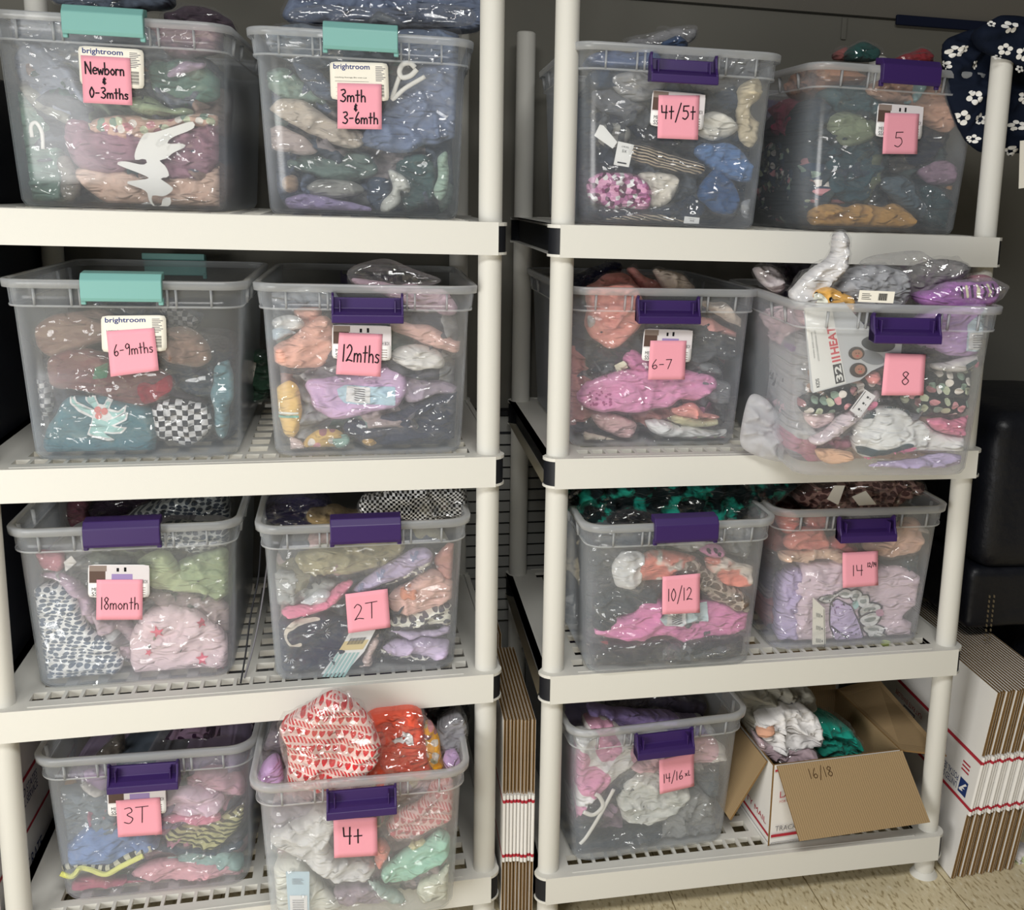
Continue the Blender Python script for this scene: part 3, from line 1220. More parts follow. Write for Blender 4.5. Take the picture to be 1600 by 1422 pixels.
def text_geo(txt):
    if txt not in _tx:
        cu = bpy.data.curves.new('lettering', 'FONT')
        cu.body = txt
        cu.resolution_u = 3
        cu.offset = {'brightroom': 0.014, 'HEAT': 0.035, '32': 0.03, 'KIDS': 0.02}.get(txt, 0.0)
        ob = bpy.data.objects.new('lettering', cu)
        COL.objects.link(ob)
        dg = bpy.context.evaluated_depsgraph_get()
        dg.update()
        me = ob.evaluated_get(dg).to_mesh()
        V = np.array([v.co[:2] for v in me.vertices])
        F = [tuple(p.vertices) for p in me.polygons]
        ob.evaluated_get(dg).to_mesh_clear()
        bpy.data.objects.remove(ob)
        bpy.data.curves.remove(cu)
        V = V - V.min(0)
        V = V / V.max(0)
        _tx[txt] = (V, F)
    return _tx[txt]


def print_text(card, mb, txt, s0, s1, t0, t1, lift=0.0009, mi=0, pm=None, turn=False):
    V, F = text_geo(txt)
    if turn:
        V = 1 - V
    W = card.world(s0 + V[:, 0] * (s1 - s0), t0 + V[:, 1] * (t1 - t0), lift)
    mb.add(W, F, mi)
# ------------------------------------------------------------------ stickers and notes
def zt(x0, y0, s):
    return lambda p: (x0 + p[0] * s, y0 + p[1] * s)


ZT = {'newborn': zt(0, 0, 400 / 1422), '3mth': zt(380, 0, 420 / 1493), '69': zt(0, 380, 400 / 1422), '12': zt(370, 380, 430 / 1529),
      '18': zt(0, 740, 400 / 1537), '2T': zt(380, 740, 420 / 1600), '3T': zt(0, 1080, 0.25), '4t': zt(380, 1060, 0.3),
      '45': zt(780, 0, 460 / 1595), '5': zt(1180, 0, 420 / 1422), '67': zt(780, 380, 420 / 1493), '8': zt(1150, 350, 450 / 1488),
      '10': zt(770, 740, 450 / 1600), '14': zt(1170, 740, 430 / 1600), '1416': zt(770, 1060, 420 / 1600), 'box': zt(1120, 1040, 0.3)}


def pts(s, z=None):
    P = [tuple(float(q) for q in p.split(',')) for p in s.split()]
    return [z(p) for p in P] if z else P


LABELS = {  # product stickers on the bin fronts: TL TR BR BL
    'newborn': ('brand', '433,252 798,275 802,496 446,470'),
    '3mth': ('brand', '480,341 804,350 811,563 487,553'),
    '69': ('brand', '560,403 922,399 928,600 567,607'),
    '12': ('photo', '530,452 860,459 858,653 529,642'),
    '18': ('photo', '529,546 899,547 899,744 529,744'),
    '3T': ('photo', '668,600 1036,573 1040,764 676,783'),
    '45': ('photo', '832,486 1120,511 1104,707 815,681'),
    '5': ('photo', '650,545 893,563 878,740 634,722'),
    '67': ('photo', '805,474 1078,482 1062,663 789,653'),
}
NOTES = {  # sticky notes: TL TR BR BL, curl, lines
    'newborn': ('448,307 722,323 738,586 466,571', [('Newborn', .08, .87, .62, .25), ('&', .42, .49, .42, .14), ('0-3mths', .14, .93, .12, .22)]),
    '3mth': ('523,461 769,468 770,720 525,716', [('3mth', .07, .64, .60, .26), ('&', .38, .45, .40, .16), ('3-6mth', .12, .92, .12, .25)]),
    '69': ('590,489 856,471 886,704 619,739', [('6-9mths', .11, .93, .44, .25)]),
    '12': ('569,496 809,506 799,740 551,726', [('12mths', .12, .96, .32, .40)]),
    '18': ('580,637 857,636 857,873 580,874', [('18month', .10, .92, .26, .30)]),
    '2T': ('607,718 859,685 876,908 625,944', [('2T', .17, .73, .30, .40)]),
    '3T': ('724,684 1000,664 1016,889 740,908', [('3T', .16, .72, .36, .42)]),
    '4t': ('470,736 697,722 700,918 474,931', [('4+', .22, .66, .34, .44)]),
    '45': ('864,515 1086,517 1075,758 855,749', [('4t/5t', .08, .92, .46, .30)]),
    '5': ('687,597 868,602 852,816 668,814', [('5', .33, .58, .18, .36)]),
    '67': ('840,541 1040,542 1028,756 824,757', [('6-7', .08, .62, .28, .24)]),
    '8': ('772,667 981,674 965,884 748,884', [('8', .45, .64, .26, .31)]),
    '10': ('943,573 1152,554 1146,767 937,777', [('10/12', .15, .80, .34, .32)]),
    '14': ('545,460 751,449 747,645 541,660', [('14', .28, .58, .32, .30), ('12/14', .70, .95, .55, .12)]),
    '1416': ('990,487 1197,442 1195,636 990,684', [('14/16', .12, .68, .30, .25), ('xl', .74, .88, .36, .16)]),
}
for key, (kind, cs) in LABELS.items():
    t, M, words, up = BINS[key]
    fr = Frame(M, 'F')
    c = Card(fr, pts(cs, ZT[key]), -0.0068)
    lab = link('product_label', c.sheet('product_label', m_card if kind == 'brand' else m_cardw, 10, 0.0005, 0.06, M), t)
    mb = MB()
    if kind == 'brand':
        lab['label'] = 'cream product sticker with navy lettering'
        print_text(c, mb, 'brightroom', .06, .68, .77, .95, mi=0)
        print_text(c, mb, 'Latching Storage Bin with Lid', .08, .62, .57, .61, mi=1)
        c.rect(mb, (.08, .49), (.66, .497), .0008, 1)
        for k in range(3):
            c.rect(mb, (.09, .10 + .11 * k), (.60, .105 + .11 * k), .0008, 2)
        for k in range(9):
            c.rect(mb, (.78, .52 + .045 * k), (.78 + .17 * (0.6 + .4 * ((k * 7) % 5) / 4), .54 + .045 * k), .0008, 2)
        for k in range(12):
            c.rect(mb, (.80, .10 + .028 * k), (.92, .10 + .028 * k + (.016 if k % 3 else .008)), .0008, 1)
        me = mb.me('label_print', [m_inkblue, m_ink, m_inkgrey])
    else:
        lab['label'] = 'white product sticker with a small photo'
        mb2 = [pbr('print_taupe', '#8b7c74', .6), pbr('print_purple', '#9a86b8', .6), pbr('print_pale', '#d9d3d6', .6), m_ink, pbr('print_brown', '#5a463e', .6)]
        c.rect(mb, (.01, .42), (.99, .98), .0007, 2)
        c.rect(mb, (.02, .45), (.28, .80), .0008, 4)
        c.rect(mb, (.02, .80), (.30, .97), .0008, 0)
        c.rect(mb, (.38, .52), (.72, .72), .0009, 1)
        for k in range(5):
            c.rect(mb, (.40 + .06 * k, .76 + .03 * (k % 2)), (.44 + .06 * k, .92 - .02 * (k % 3)), .0009, 3 if k % 2 else 2)
        print_text(c, mb, 'SSK', .06, .22, .05, .17, mi=3)
        print_text(c, mb, 'MED', .06, .20, .20, .30, mi=3)
        print_text(c, mb, 'LATCH BOX', .74, .97, .44, .54, mi=3)
        for k in range(4):
            c.rect(mb, (.70, .08 + .07 * k), (.93, .10 + .07 * k), .0008, 0)
        me = mb.me('label_print', mb2)
    me.transform(inv(M))
    link('label_print', me, lab)
for key, (cs, lines) in NOTES.items():
    t, M, words, up = BINS[key]
    fr = Frame(M, 'F')
    rn = random.Random(key)
    c = Card(fr, pts(cs, ZT[key]), -0.0082 if key in LABELS else -0.0068, curl=rn.uniform(0.002, 0.006))
    uv, w = c.uvw([.5], [.0])
    o = fr.world(uv, w)[0]
    Mn = Matrix.Translation(o)
    n = link('sticky_note', c.sheet('sticky_note', m_pink, 8, 0.0004, 0, Mn), None, Mn)
    tag(n, 'pink sticky note with handwriting reading %s on a clear bin' % words, 'sticky note', 'pink size notes')
    hl = link('handwriting', handwriting(c, lines, m_ink, Mn, wid=0.030 if key in ('newborn', '3mth', '12', '4t', '45') else 0.019), n)
    hl['label'] = 'black handwriting'

# ------------------------------------------------------------------ clothes
LUMPS = {}


def px_outline(fr, P, w, clampb=True):
    uv = fr.px(P, w)
    return uv


def garment(key, name, desc, col, layer, P, fr=None, film=True, tf=0.018, tb=0.030, wr=1.0, ang=None, pat=None, edge=0.013, raw=False, cat=None, where=None, step=0.0047, smooth=True, kind=None, fmat=None, calm=False):
    """one bundle of cloth seen through a bin wall, with its clear bag"""
    if isinstance(fr, str):
        fr = Frame(BINS[key][1], fr[0], float(fr[1:] or 0))
    fr = fr or Frame(BINS[key][1], 'F')
    deep = {'F': 0.010, 'L': 0.010, 'R': 0.010, 'Y': 0.0}[fr.kind]
    we = deep + layer * 0.036 + tf
    uv = fr.px(P, we)
    if smooth:
        cm = uv.mean(0)
        uv = cm + (uv - cm) * (1.11 if layer >= 0.2 else 1.06)
        O = chaikin(uv, 3)
        O = resample(O, step * 0.95)
        _seed[0] += 1
        kk = np.arange(len(O))
        tt = np.roll(O, -1, 0) - np.roll(O, 1, 0)
        tt /= np.linalg.norm(tt, axis=1)[:, None] + 1e-9
        O = O + np.stack([tt[:, 1], -tt[:, 0]], 1) * (0.010 * (noise2(O[:, 0] * 38, O[:, 1] * 38, _seed[0]) - 0.5))[:, None]
    else:
        O = uv
    O = resample(O, step * 0.95)
    if fr.kind == 'F' and BINS.get(key):
        lim = 0.1575 + 0.042 * O[:, 1] - 0.004
        O[:, 0] = np.clip(O[:, 0], -lim, lim)
        O[:, 1] = np.clip(O[:, 1], 0.010, 0.40)
    if fr.kind in 'LR':
        O[:, 0] = np.clip(O[:, 0], 0.012 - 0.08 * O[:, 1], 0.46)
        O[:, 1] = np.clip(O[:, 1], 0.010, 0.40)
    # drop repeated points made by clipping
    k = np.linalg.norm(O - np.roll(O, 1, 0), axis=1) > 1e-4
    O = O[k]
    ext = O.max(0) - O.min(0)
    edge = min(edge, 0.45 * min(ext))
    tf2 = min(tf, max(0.006, 0.95 * edge))
    L_ = Lump(fr, O, we, tf2, tb, wr, ang, edge, None, calm)
    c = O.mean(0)
    o = fr.world(np.array([[c[0], O[:, 1].min()]]), np.array([we]))[0]
    Mg = Matrix.Translation(o)
    pat = pat or (None, None, 1.0)
    mat = fabric(col, pat[0], pat[1] if len(pat) > 1 else None, pat[2] if len(pat) > 2 else 1.0, raw)
    me, W = L_.mesh(name, mat, step, Mg)
    g = link(name, me, None, Mg)
    tail = where or ('in the bin marked %s' % BINS[key][2])
    tag(g, '%s %s' % (desc, tail), cat or 'clothing', None if where else 'clothes in the clear bins')
    if kind:
        g['kind'] = kind
    if film:
        _seed[0] += 1
        Pf = offset_outline(O, 0.0035, _seed[0], 0.022)
        if fr.kind == 'F':
            lim = 0.160 + 0.042 * Pf[:, 1] - 0.002
            Pf[:, 0] = np.clip(Pf[:, 0], -lim, lim)
            Pf[:, 1] = np.clip(Pf[:, 1], 0.006, 0.42)
            k = np.linalg.norm(Pf - np.roll(Pf, 1, 0), axis=1) > 1e-4
            Pf = Pf[k]
        Fl = Lump(fr, Pf, we, tf2 + 0.006, tb + 0.004, 1.0, None, edge, _seed[0])
        mef, _ = Fl.mesh('plastic_bag', fmat or m_film, 0.008, Mg)
        f = link('plastic_bag', mef, g)
        f['label'] = 'crinkled clear plastic bag around the cloth'
    L_.obj, L_.M = g, Mg
    LUMPS[(key, name, desc)] = L_
    return L_


def decal(L_, P, col, name='print', lift=0.0011, smooth=True, step=0.004, mat=None, thick=False, label=None):
    """a printed patch or tag lying on a garment's front"""
    uv = L_.fr.px(P, L_.we - L_.tf)
    O = catmull(uv, True, 5) if smooth else uv
    O = resample(O, step * 0.9)
    if L_.fr.kind == 'F':
        lim = 0.1535 + 0.042 * O[:, 1]
        O[:, 0] = np.clip(O[:, 0], -lim, lim)
    V, Fc = fill(O, step)
    if not thick and len(Fc):
        cn = np.array([V[list(f)].mean(0) for f in Fc])
        kp = inside(L_.P, cn[:, 0], cn[:, 1])
        if kp.any():
            Fc = [f for f, k_ in zip(Fc, kp) if k_]
    w = L_.front(V) - lift - 0.0007
    W = xf(inv(L_.M), L_.fr.world(V, w))
    if thick:
        n = len(V)
        W = np.vstack([W, xf(inv(L_.M), L_.fr.world(V, w + 0.0007))])
        Fc = [tuple(f) for f in Fc] + [tuple(i + n for i in f[::-1]) for f in Fc]
    me = me_new(name, W, Fc, mat or fabric(col, raw=False), True, np.vstack([V, V]) if thick else V, recalc=False)
    o = link(name, me, L_.obj)
    if label:
        o['label'] = label
    return o


def extra_bag(L_, P, off=0.012, wr=1.3):
    """the loose end of a bag that stands off its garment"""
    O = chaikin(L_.fr.px(P, L_.we), 2)
    O = resample(O, 0.007)
    _seed[0] += 1
    F_ = Lump(L_.fr, O, L_.we, off + L_.tf, 0.01, wr, None, 0.012, _seed[0])
    me, _ = F_.mesh('plastic_bag', m_film2, 0.007, L_.M)
    o = link('plastic_bag', me, L_.obj)
    o['label'] = 'loose crinkled end of the clear bag'
    return o


def plate(key, name, desc, col, P, w=0.004, fr=None, th=0.0012, mat=None, cat=None, smooth=False, where=None):
    """a stiff flat card standing in a frame"""
    if isinstance(fr, str):
        fr = Frame(BINS[key][1], fr[0], float(fr[1:] or 0))
    fr = fr or Frame(BINS[key][1], 'F')
    uv = fr.px(P, w)
    if smooth:
        uv = catmull(uv, True, 6)
    if fr.kind == 'F':
        uv[:, 1] = np.clip(uv[:, 1], 0.008, 0.4)
    c = uv.mean(0)
    Mg = Matrix.Translation(fr.world(np.array([[c[0], uv[:, 1].min()]]), np.array([w]))[0])
    V, Fc = fill(resample(uv, 0.006) if smooth else uv, 0.02)
    n = len(V)
    W = np.vstack([fr.world(V, np.full(n, w)), fr.world(V, np.full(n, w + th))])
    O = [i for i in range(n)]
    from collections import Counter
    ec = Counter()
    for f in Fc:
        for a, b in zip(f, f[1:] + f[:1] if isinstance(f, list) else tuple(f[1:]) + (f[0],)):
            ec[(a, b)] += 1
    F = [tuple(f) for f in Fc] + [tuple(i + n for i in f[::-1]) for f in Fc]
    for (a, b) in list(ec):
        if (b, a) not in ec:
            F.append((b, a, a + n, b + n))
    me = me_new(name, xf(inv(Mg), W), F, mat or fabric(col), False)
    o = link(name, me, None, Mg)
    tag(o, '%s %s' % (desc, where or 'in the bin marked %s' % BINS[key][2]), cat or 'card')
    return o, fr, Mg


def tube_mesh(name, C, r, mat, n=8, flat=1.0):
    C = np.asarray(C, float)
    T = np.gradient(C, axis=0)
    T /= np.linalg.norm(T, axis=1)[:, None] + 1e-9
    V, F = [], []
    up = np.array([0.01, -1.0, 0.02])
    for p, t in zip(C, T):
        b = np.cross(t, up)
        b /= np.linalg.norm(b) + 1e-9
        u = np.cross(b, t)
        for i in range(n):
            a = 2 * math.pi * i / n
            V.append(p + r * (math.cos(a) * b + flat * math.sin(a) * u))
    m = len(C)
    for k in range(m - 1):
        for i in range(n):
            F.append((k * n + i, k * n + (i + 1) % n, (k + 1) * n + (i + 1) % n, (k + 1) * n + i))
    F += [tuple(range(n)), tuple(range((m - 1) * n, m * n))[::-1]]
    uv = np.stack([np.repeat(np.arange(m), n) * 0.004, np.tile(np.arange(n), m) * 0.004], 1)
    return me_new(name, V, F, mat, True, uv)


def tube(key, name, desc, col, P, r, w=0.012, fr=None, mat=None, cat='clothing', flat=0.6, parent=None, where=None):
    if isinstance(fr, str):
        fr = Frame(BINS[key][1], fr[0], float(fr[1:] or 0))
    fr = fr or Frame(BINS[key][1], 'F')
    uv = catmull(fr.px(P, w), False, 6)
    W = fr.world(uv, np.full(len(uv), w))
    if parent is not None:
        me = tube_mesh(name, xf(inv(parent.M), W), r, mat or fabric(col), 8, flat)
        return link(name, me, parent.obj)
    Mg = Matrix.Translation(W[len(W) // 2])
    o = link(name, tube_mesh(name, xf(inv(Mg), W), r, mat or fabric(col), 8, flat), None, Mg)
    tag(o, '%s %s' % (desc, where or 'in the bin marked %s' % BINS[key][2]), cat)
    return o


PALETTE = {}


def filler(key, c1, c2, top=0.26, w=0.060, pal=None):
    """the rest of the packed clothes behind the front row"""
    M = BINS[key][1]
    fr = Frame(M, 'F')
    hb, ht = 0.145, 0.145 + 0.042 * top
    O = np.array([(-hb, 0.014), (0, 0.012), (hb, 0.014), (ht, top * 0.5), (ht, top * 0.93), (ht * 0.4, top), (-ht * 0.5, top * 0.97), (-ht, top * 0.9), (-ht, top * 0.5)])
    O = resample(catmull(O, True, 6), 0.012)
    L_ = Lump(fr, O, w + 0.03, 0.03, 0.30, 2.2, None, 0.06)
    o = fr.world(np.array([[0, 0.012]]), np.array([w + 0.1]))[0]
    Mg = Matrix.Translation(o)
    pal = pal or [c1, c2] + PALETTE.get(key, [])[::2][:6]
    me, W = L_.mesh('clothing_pile', fabric(c1, 'patch', ','.join(pal), float(len(PALETTE)) * 1.7), 0.006, Mg)
    g = link('clothing_pile', me, None, Mg)
    tag(g, 'packed bagged clothes filling the back of the bin marked %s' % BINS[key][2], 'clothing', None)
    g['kind'] = 'stuff'
    Fl = Lump(fr, O, w + 0.028, 0.034, 0.30, 1.0, None, 0.06)
    mf, _ = Fl.mesh('plastic_bag', m_film, 0.012, Mg)
    link('plastic_bag', mf, g)['label'] = 'crinkled clear plastic bags around the clothes'
    return L_


ALIAS = {}


def items(key, text):
    z = ZT[key]
    for ln in text.strip().splitlines():
        ln = ln.strip()
        if not ln or ln[0] == '#':
            continue
        name, desc, col, layer, op, P = [q.strip() for q in ln.split('|')]
        kw = {}
        for q in op.split():
            if q == 'nf':
                kw['film'] = False
            elif q == 'raw':
                kw['raw'] = True
            elif q.startswith('p='):
                a = q[2:].split(':')
                kw['pat'] = (a[0], a[1] if len(a) > 1 and a[1] else None, float(a[2]) if len(a) > 2 else 1.0)
            elif q.startswith('id='):
                kw['_id'] = q[3:]
            else:
                a, b = q.split('=')
                kw[a] = b if a == 'fr' else float(b)
        ident = kw.pop('_id', None)
        PALETTE.setdefault(key, []).append(col)
        L_ = garment(key, name, desc, col, float(layer), pts(P, z), calm=bool(ident), **kw)
        if ident:
            ALIAS[ident] = L_


m_film2 = clear('bag_film_loose', 0.03, tint=(1, 1, 1), rough=0.06, gconst=0.10, facet=1.0, fsc=(30, 30, 110), hcol=(0.9, 0.9, 0.92), hmax=0.22)
m_hanger = pbr('hanger_white', '#e4e2dc', 0.4, 0.4)
# ---- Newborn
items('newborn', '''
folded_romper|peach ribbed baby romper|#dcb59c|0.3|ang=0.1|460,930 640,965 800,960 900,990 1060,980 1225,900 1225,1110 1150,1170 860,1150 570,1110 480,1000
folded_romper|mauve baby romper|#9a7180|0.2|ang=-0.3|410,690 470,665 700,720 800,780 1060,720 1180,660 1225,720 1215,890 1050,990 900,960 780,900 600,965 470,920 410,800
folded_romper|floral peach baby romper|#c9a089|0.1|p=floral|470,672 700,650 830,658 1180,642 1205,690 1000,700 860,760 760,815 600,765
folded_sweater|sage green sweater|#77998a|0.6|tb=0.06|60,560 180,540 300,740 360,900 340,1120 250,1140 120,1050 75,800
folded_shirt|slate grey shirt|#868fa0|0.8||100,250 350,300 490,540 470,640 380,670 220,600 130,470
folded_shirt|pale stone sleeve|#8f9084|0.4|tf=0.012|120,470 200,510 300,590 400,660 370,680 250,640 170,560
folded_blanket|pale steel blue blanket|#7d8590|1.0|tb=0.08|50,110 800,120 850,210 940,360 700,400 450,380 250,300 110,240
folded_shirt|dusty mauve shirt|#8d717c|1.0|tb=0.08|800,130 1230,150 1225,290 1000,335 860,280
folded_shirt|dark sage shirt|#5c8074|0.7|ang=0.1|850,350 1000,330 1190,400 1240,500 1180,550 950,575 850,500
folded_shirt|lilac strap|#a892ab|0.1|tf=0.01|920,430 1010,335 1150,345 1130,390 1000,420
folded_shirt|light olive shirt|#8fa078|0.4||720,540 820,520 930,590 1060,610 1050,640 850,645 740,620
folded_shirt|taupe baby cap|#8e887c|0.2|tf=0.012|320,880 400,870 445,1040 400,1120 340,1090
folded_shirt|grey bundle at lower corner|#6f7880|1.2||420,1010 560,980 600,1140 420,1150
baby_sock|white baby sock|#c4c4be|0.1|tf=0.01|780,1145 830,1120 890,1150 860,1175 800,1170
bagged_garment|blue grey bundle above the rim|#66707f|0|fr=Y0.2 raw tb=0.1|280,-120 600,-160 920,-120 950,10 700,60 300,40
bagged_garment|dark plum bundle by the right rim|#584a55|0|fr=Y0.2 tb=0.1|900,60 1100,40 1280,100 1280,200 950,160
''')
filler('newborn', '#565c66', '#6b6f74', 0.27)
z = ZT['newborn']
plate('newborn', 'hanger_card', 'white spiky cardboard hanger card', '#e4e2dc', pts('800,745 860,735 960,705 1065,675 1080,705 1040,730 960,762 930,797 1010,798 1030,815 960,850 925,880 885,893 920,925 938,980 890,990 930,1020 962,1052 910,1090 848,1085 845,1120 868,1148 898,1138 903,1105 945,1098 945,1138 905,1167 855,1152 826,1110 808,1060 700,1015 770,1000 828,990 780,965 650,912 690,896 790,915 818,900 800,882 750,887 755,830', z), 0.0065, mat=m_hanger, smooth=True)
tube('newborn', 'hanger_hook', 'small white plastic hanger hook', None, pts('178,762 172,700 200,682 232,735 238,828', z), 0.0032, 0.010, mat=m_hanger, cat='hanger')
# ---- 3mth
items('3mth', '''
folded_romper|slate blue romper|#7080a0|0.3|tb=0.07|840,470 1050,390 1180,350 1215,560 1200,740 880,830 700,800 650,770 800,620
folded_sweater|sage ribbed sweater|#7f998c|0.6||115,420 200,380 330,430 420,520 530,640 400,570 250,550 145,500
folded_shirt|dark slate strap|#5c687c|0.4|tf=0.01|270,340 420,400 510,470 520,570 420,530 330,430
folded_blouse|cream gathered top|#b9ab9a|0.1|ang=-0.4|130,610 220,545 330,565 480,650 650,735 650,790 600,820 420,780 250,660
folded_blouse|pale blush top|#ab9a94|0.1||130,720 200,680 300,750 420,830 350,850 200,840 140,790
folded_shirt|grey green shirt|#62756e|0.6||250,880 500,850 700,860 730,960 600,1005 430,985 290,940
folded_shirt|pale stone shirt|#8f8f88|0.3||340,1030 480,1000 640,1030 665,1060 600,1090 400,1085
folded_shirt|tan rolled cuff|#a5886c|0.2|tf=0.012|222,1000 290,980 300,1060 240,1070
folded_shirt|lilac shirt at the bottom|#9787b4|0.2||240,1100 420,1085 540,1110 700,1140 690,1190 300,1185
baby_sock|long white baby sock|#c2c4ba|0|tf=0.012|790,940 850,950 940,1040 920,1085 870,1060 880,1110 790,1185 765,1160 830,1050
folded_blouse|mint green top|#95b49e|0|tf=0.014|1065,870 1130,835 1150,900 1130,1060 1100,1112 1055,1070 1080,980
folded_shirt|dark forest shirt|#4c6464|0.7||860,880 1040,860 1080,1100 900,1170 860,1020
folded_shirt|dark slate shirt|#48566a|0.7||690,1000 790,975 830,1050 760,1180 710,1130
folded_blanket|pale grey bag of cloth|#6b7682|1.0|tb=0.08|130,150 560,160 800,230 840,340 700,420 450,400 180,310
folded_blanket|upper slate blue cloth|#66758e|1.0|tb=0.08|830,160 1220,180 1220,350 1050,410 900,340
bagged_garment|slate blue grey bag above the rim|#76829a|0|fr=Y0.15 raw tb=0.12|230,70 420,-160 700,-190 1180,-220 1300,-60 1320,140 1180,160 700,130 300,120
bagged_garment|pale grey crumpled bag above the latch|#757e88|0|id=b3 fr=Y0.08 tb=0.05|690,110 750,58 830,100 900,150 700,150
''')
filler('3mth', '#545c68', '#6a7078', 0.27)
z = ZT['3mth']
tube('3mth', 'hanger_hook', 'white plastic baby hanger', None, pts('965,385 930,420 885,430 868,400 885,360 925,350 955,375', z), 0.0045, 0.006, mat=m_hanger, cat='hanger')
tube('3mth', 'hanger', 'sloping white hanger arm under the hook', None, pts('870,420 845,490 830,550 900,490 1010,425', z), 0.004, 0.009, mat=m_hanger, cat='hanger')
extra_bag(ALIAS['b3'], pts('240,110 260,50 400,20 700,40 760,50 1000,10 1290,40 1300,150 900,150 500,130', ZT['3mth']))
# ---- 6-9
items('69', '''
folded_hoodie|brown hooded jacket|#86685c|0.5|id=hood|195,460 300,395 560,380 640,420 600,520 430,580 300,615 215,560
folded_hoodie|brown gathered sleeve|#84685a|0.1|ang=0.3|920,480 1030,460 1150,560 1172,650 1080,682 930,655 870,600
folded_shirt|maroon berry print shirt|#77504f|0.3|id=mar|290,630 560,590 900,700 950,820 780,915 620,865 480,815 310,800
folded_shirt|teal shirt with holly print|#437480|0|id=teal tb=0.05 ang=0.05|390,848 560,860 740,900 850,930 862,1170 500,1185 235,1160 290,1000
checked_pants|black and white checked pants|#282c36|0|p=check:#c4c4c6:0.42 |860,890 1000,860 1130,900 1172,1000 1110,1095 980,1112 865,1060
checked_shirt|checked cloth at the left edge|#343843|0.6|p=check:#9a9a9c:0.5|150,760 260,770 310,860 280,960 190,1030 145,900
checked_shirt|checked cloth at the top right|#323642|1.2|p=check:#9a9a9e:0.5|860,310 1000,360 1100,420 1080,490 940,450
folded_shirt|navy cloth behind the sticker|#424a5a|1.6|tb=0.1|500,310 860,295 1110,420 1000,480 650,420
folded_shirt|pale aqua bagged shirt|#5f8a94|0.4|tb=0.06|1180,690 1290,660 1285,900 1240,1085 1185,950
folded_shirt|dark slate cloth right of the note|#414a55|0.9||900,640 1180,660 1200,860 1000,830 920,760
''')
filler('69', '#474e59', '#565b66', 0.21, 0.07, ['#474e59', '#565b66', '#4c4a55', '#5f4f50'])
z = ZT['69']
T_ = ALIAS['teal']
for P in ('383,830 400,822 425,880 490,915 530,930 470,870 465,835 520,845 545,895 575,900 590,865 625,870 605,920 660,930 705,895 700,935 640,970 715,935 712,975 640,1010 715,1015 680,1055 575,1055 640,1090 600,1100 520,1080 488,1060 510,975 430,935 390,890',):
    decal(T_, pts(P, z), '#e6ebea', lift=0.0012, smooth=False, label='white outlined holly leaf print')
for P in ('394,845 425,893 500,930 515,965 440,925 400,885', '472,842 515,855 540,900 525,925 485,880', '590,880 615,885 595,925 580,905', '600,935 660,940 695,912 690,935 630,965', '600,985 705,945 700,970 640,1000 600,1015', '515,975 590,990 640,1020 700,1022 670,1045 570,1045 620,1083 530,1070 498,1052'):
    decal(T_, pts(P, z), '#8fc4bf', lift=0.0018, smooth=False, label='aqua leaf of the print')
for cx, cy in ((540, 928), (578, 936), (545, 962)):
    decal(T_, [z((cx + 20 * math.cos(a), cy + 20 * math.sin(a))) for a in np.linspace(0, 6.28, 9)[:-1]], '#d9706a', lift=0.0024, label='red berry of the print')
decal(ALIAS['mar'], pts('765,800 800,770 850,785 890,760 945,735 955,810 900,845 860,880 800,880', z), '#99303c', label='red heart patch')
decal(ALIAS['mar'], pts('530,690 600,662 602,740 525,748', z), '#417a58', smooth=False, label='green patch')
# ---- 12
items('12', '''
folded_jacket|peach quilted jacket|#e2a08a|0.1|tb=0.06 ang=0.3|175,600 340,500 460,400 545,440 545,600 430,700 280,690 190,640
folded_jacket|peach jacket shoulder|#e0a08c|0.6||290,355 470,355 450,430 370,480
folded_sleeve|white cuffed sleeve|#d4d8dc|0.2|tf=0.012|205,430 260,395 340,400 385,460 300,482 235,480
folded_sleeve|pale blue cuff|#b0c4d2|0.2|tf=0.012|175,500 235,470 300,485 340,500 215,550
folded_blouse|pink ribbed top|#dca79c|0.1|ang=-0.5|840,440 1080,460 1200,545 1245,540 1215,605 1060,570 880,500
folded_blouse|pale mauve top under the rim|#c29fb2|0.9|id=lil12x tb=0.08|640,190 900,230 1130,250 1210,390 1000,375 880,310 700,260
folded_pants|white and mustard rolled pants|#d3cfca|0.1||865,610 980,555 1120,600 1145,680 1040,712 930,692 870,660
folded_pants|mustard yellow striped pants|#e2b342|0|ang=1.3 id=yel|207,800 290,755 352,790 350,1000 320,1085 260,1060 222,940
folded_blouse|pale pink cuff below the mustard pants|#dfc0ba|0|tf=0.012|280,1060 345,1085 370,1120 355,1185 310,1175
folded_shirt|mustard floral shirt|#cfa540|0.1|p=floral:#cfa540|355,1105 450,1035 560,1040 640,1090 600,1140 480,1165 400,1175
folded_shirt|mint cuff on the floor of the bin|#86b8a6|0|tf=0.012|520,1075 620,1060 635,1110 560,1145
folded_shirt|lilac shirt with a blue tag|#cda4d2|0.1|id=lil12 ang=0.1 tb=0.05|390,765 620,740 800,690 910,675 945,800 900,900 700,950 540,985 430,905
folded_pants|dark navy leggings|#41475a|0.4|tb=0.07|600,1010 900,945 1100,860 1255,850 1235,1040 1080,1135 850,1140 700,1090
folded_blouse|clear bagged mauve cloth|#9f8fa2|0.5||920,720 1120,740 1245,840 1100,840 950,900
folded_shirt|bright yellow scrap|#d8a62e|0.1|tf=0.01|685,1100 750,1080 800,1110 740,1132
folded_shirt|pale grey cloth at the top left|#7c828a|1.2|tb=0.08|150,260 560,260 520,400 300,420 160,380
''')
filler('12', '#575862', '#6f6a70', 0.27)
z = ZT['12']
T_ = ALIAS['lil12']
decal(T_, pts('556,815 600,790 880,795 880,895 600,892 565,855', z), '#a4c8da', 'price_tag', smooth=False, thick=True, label='pale blue swing tag')
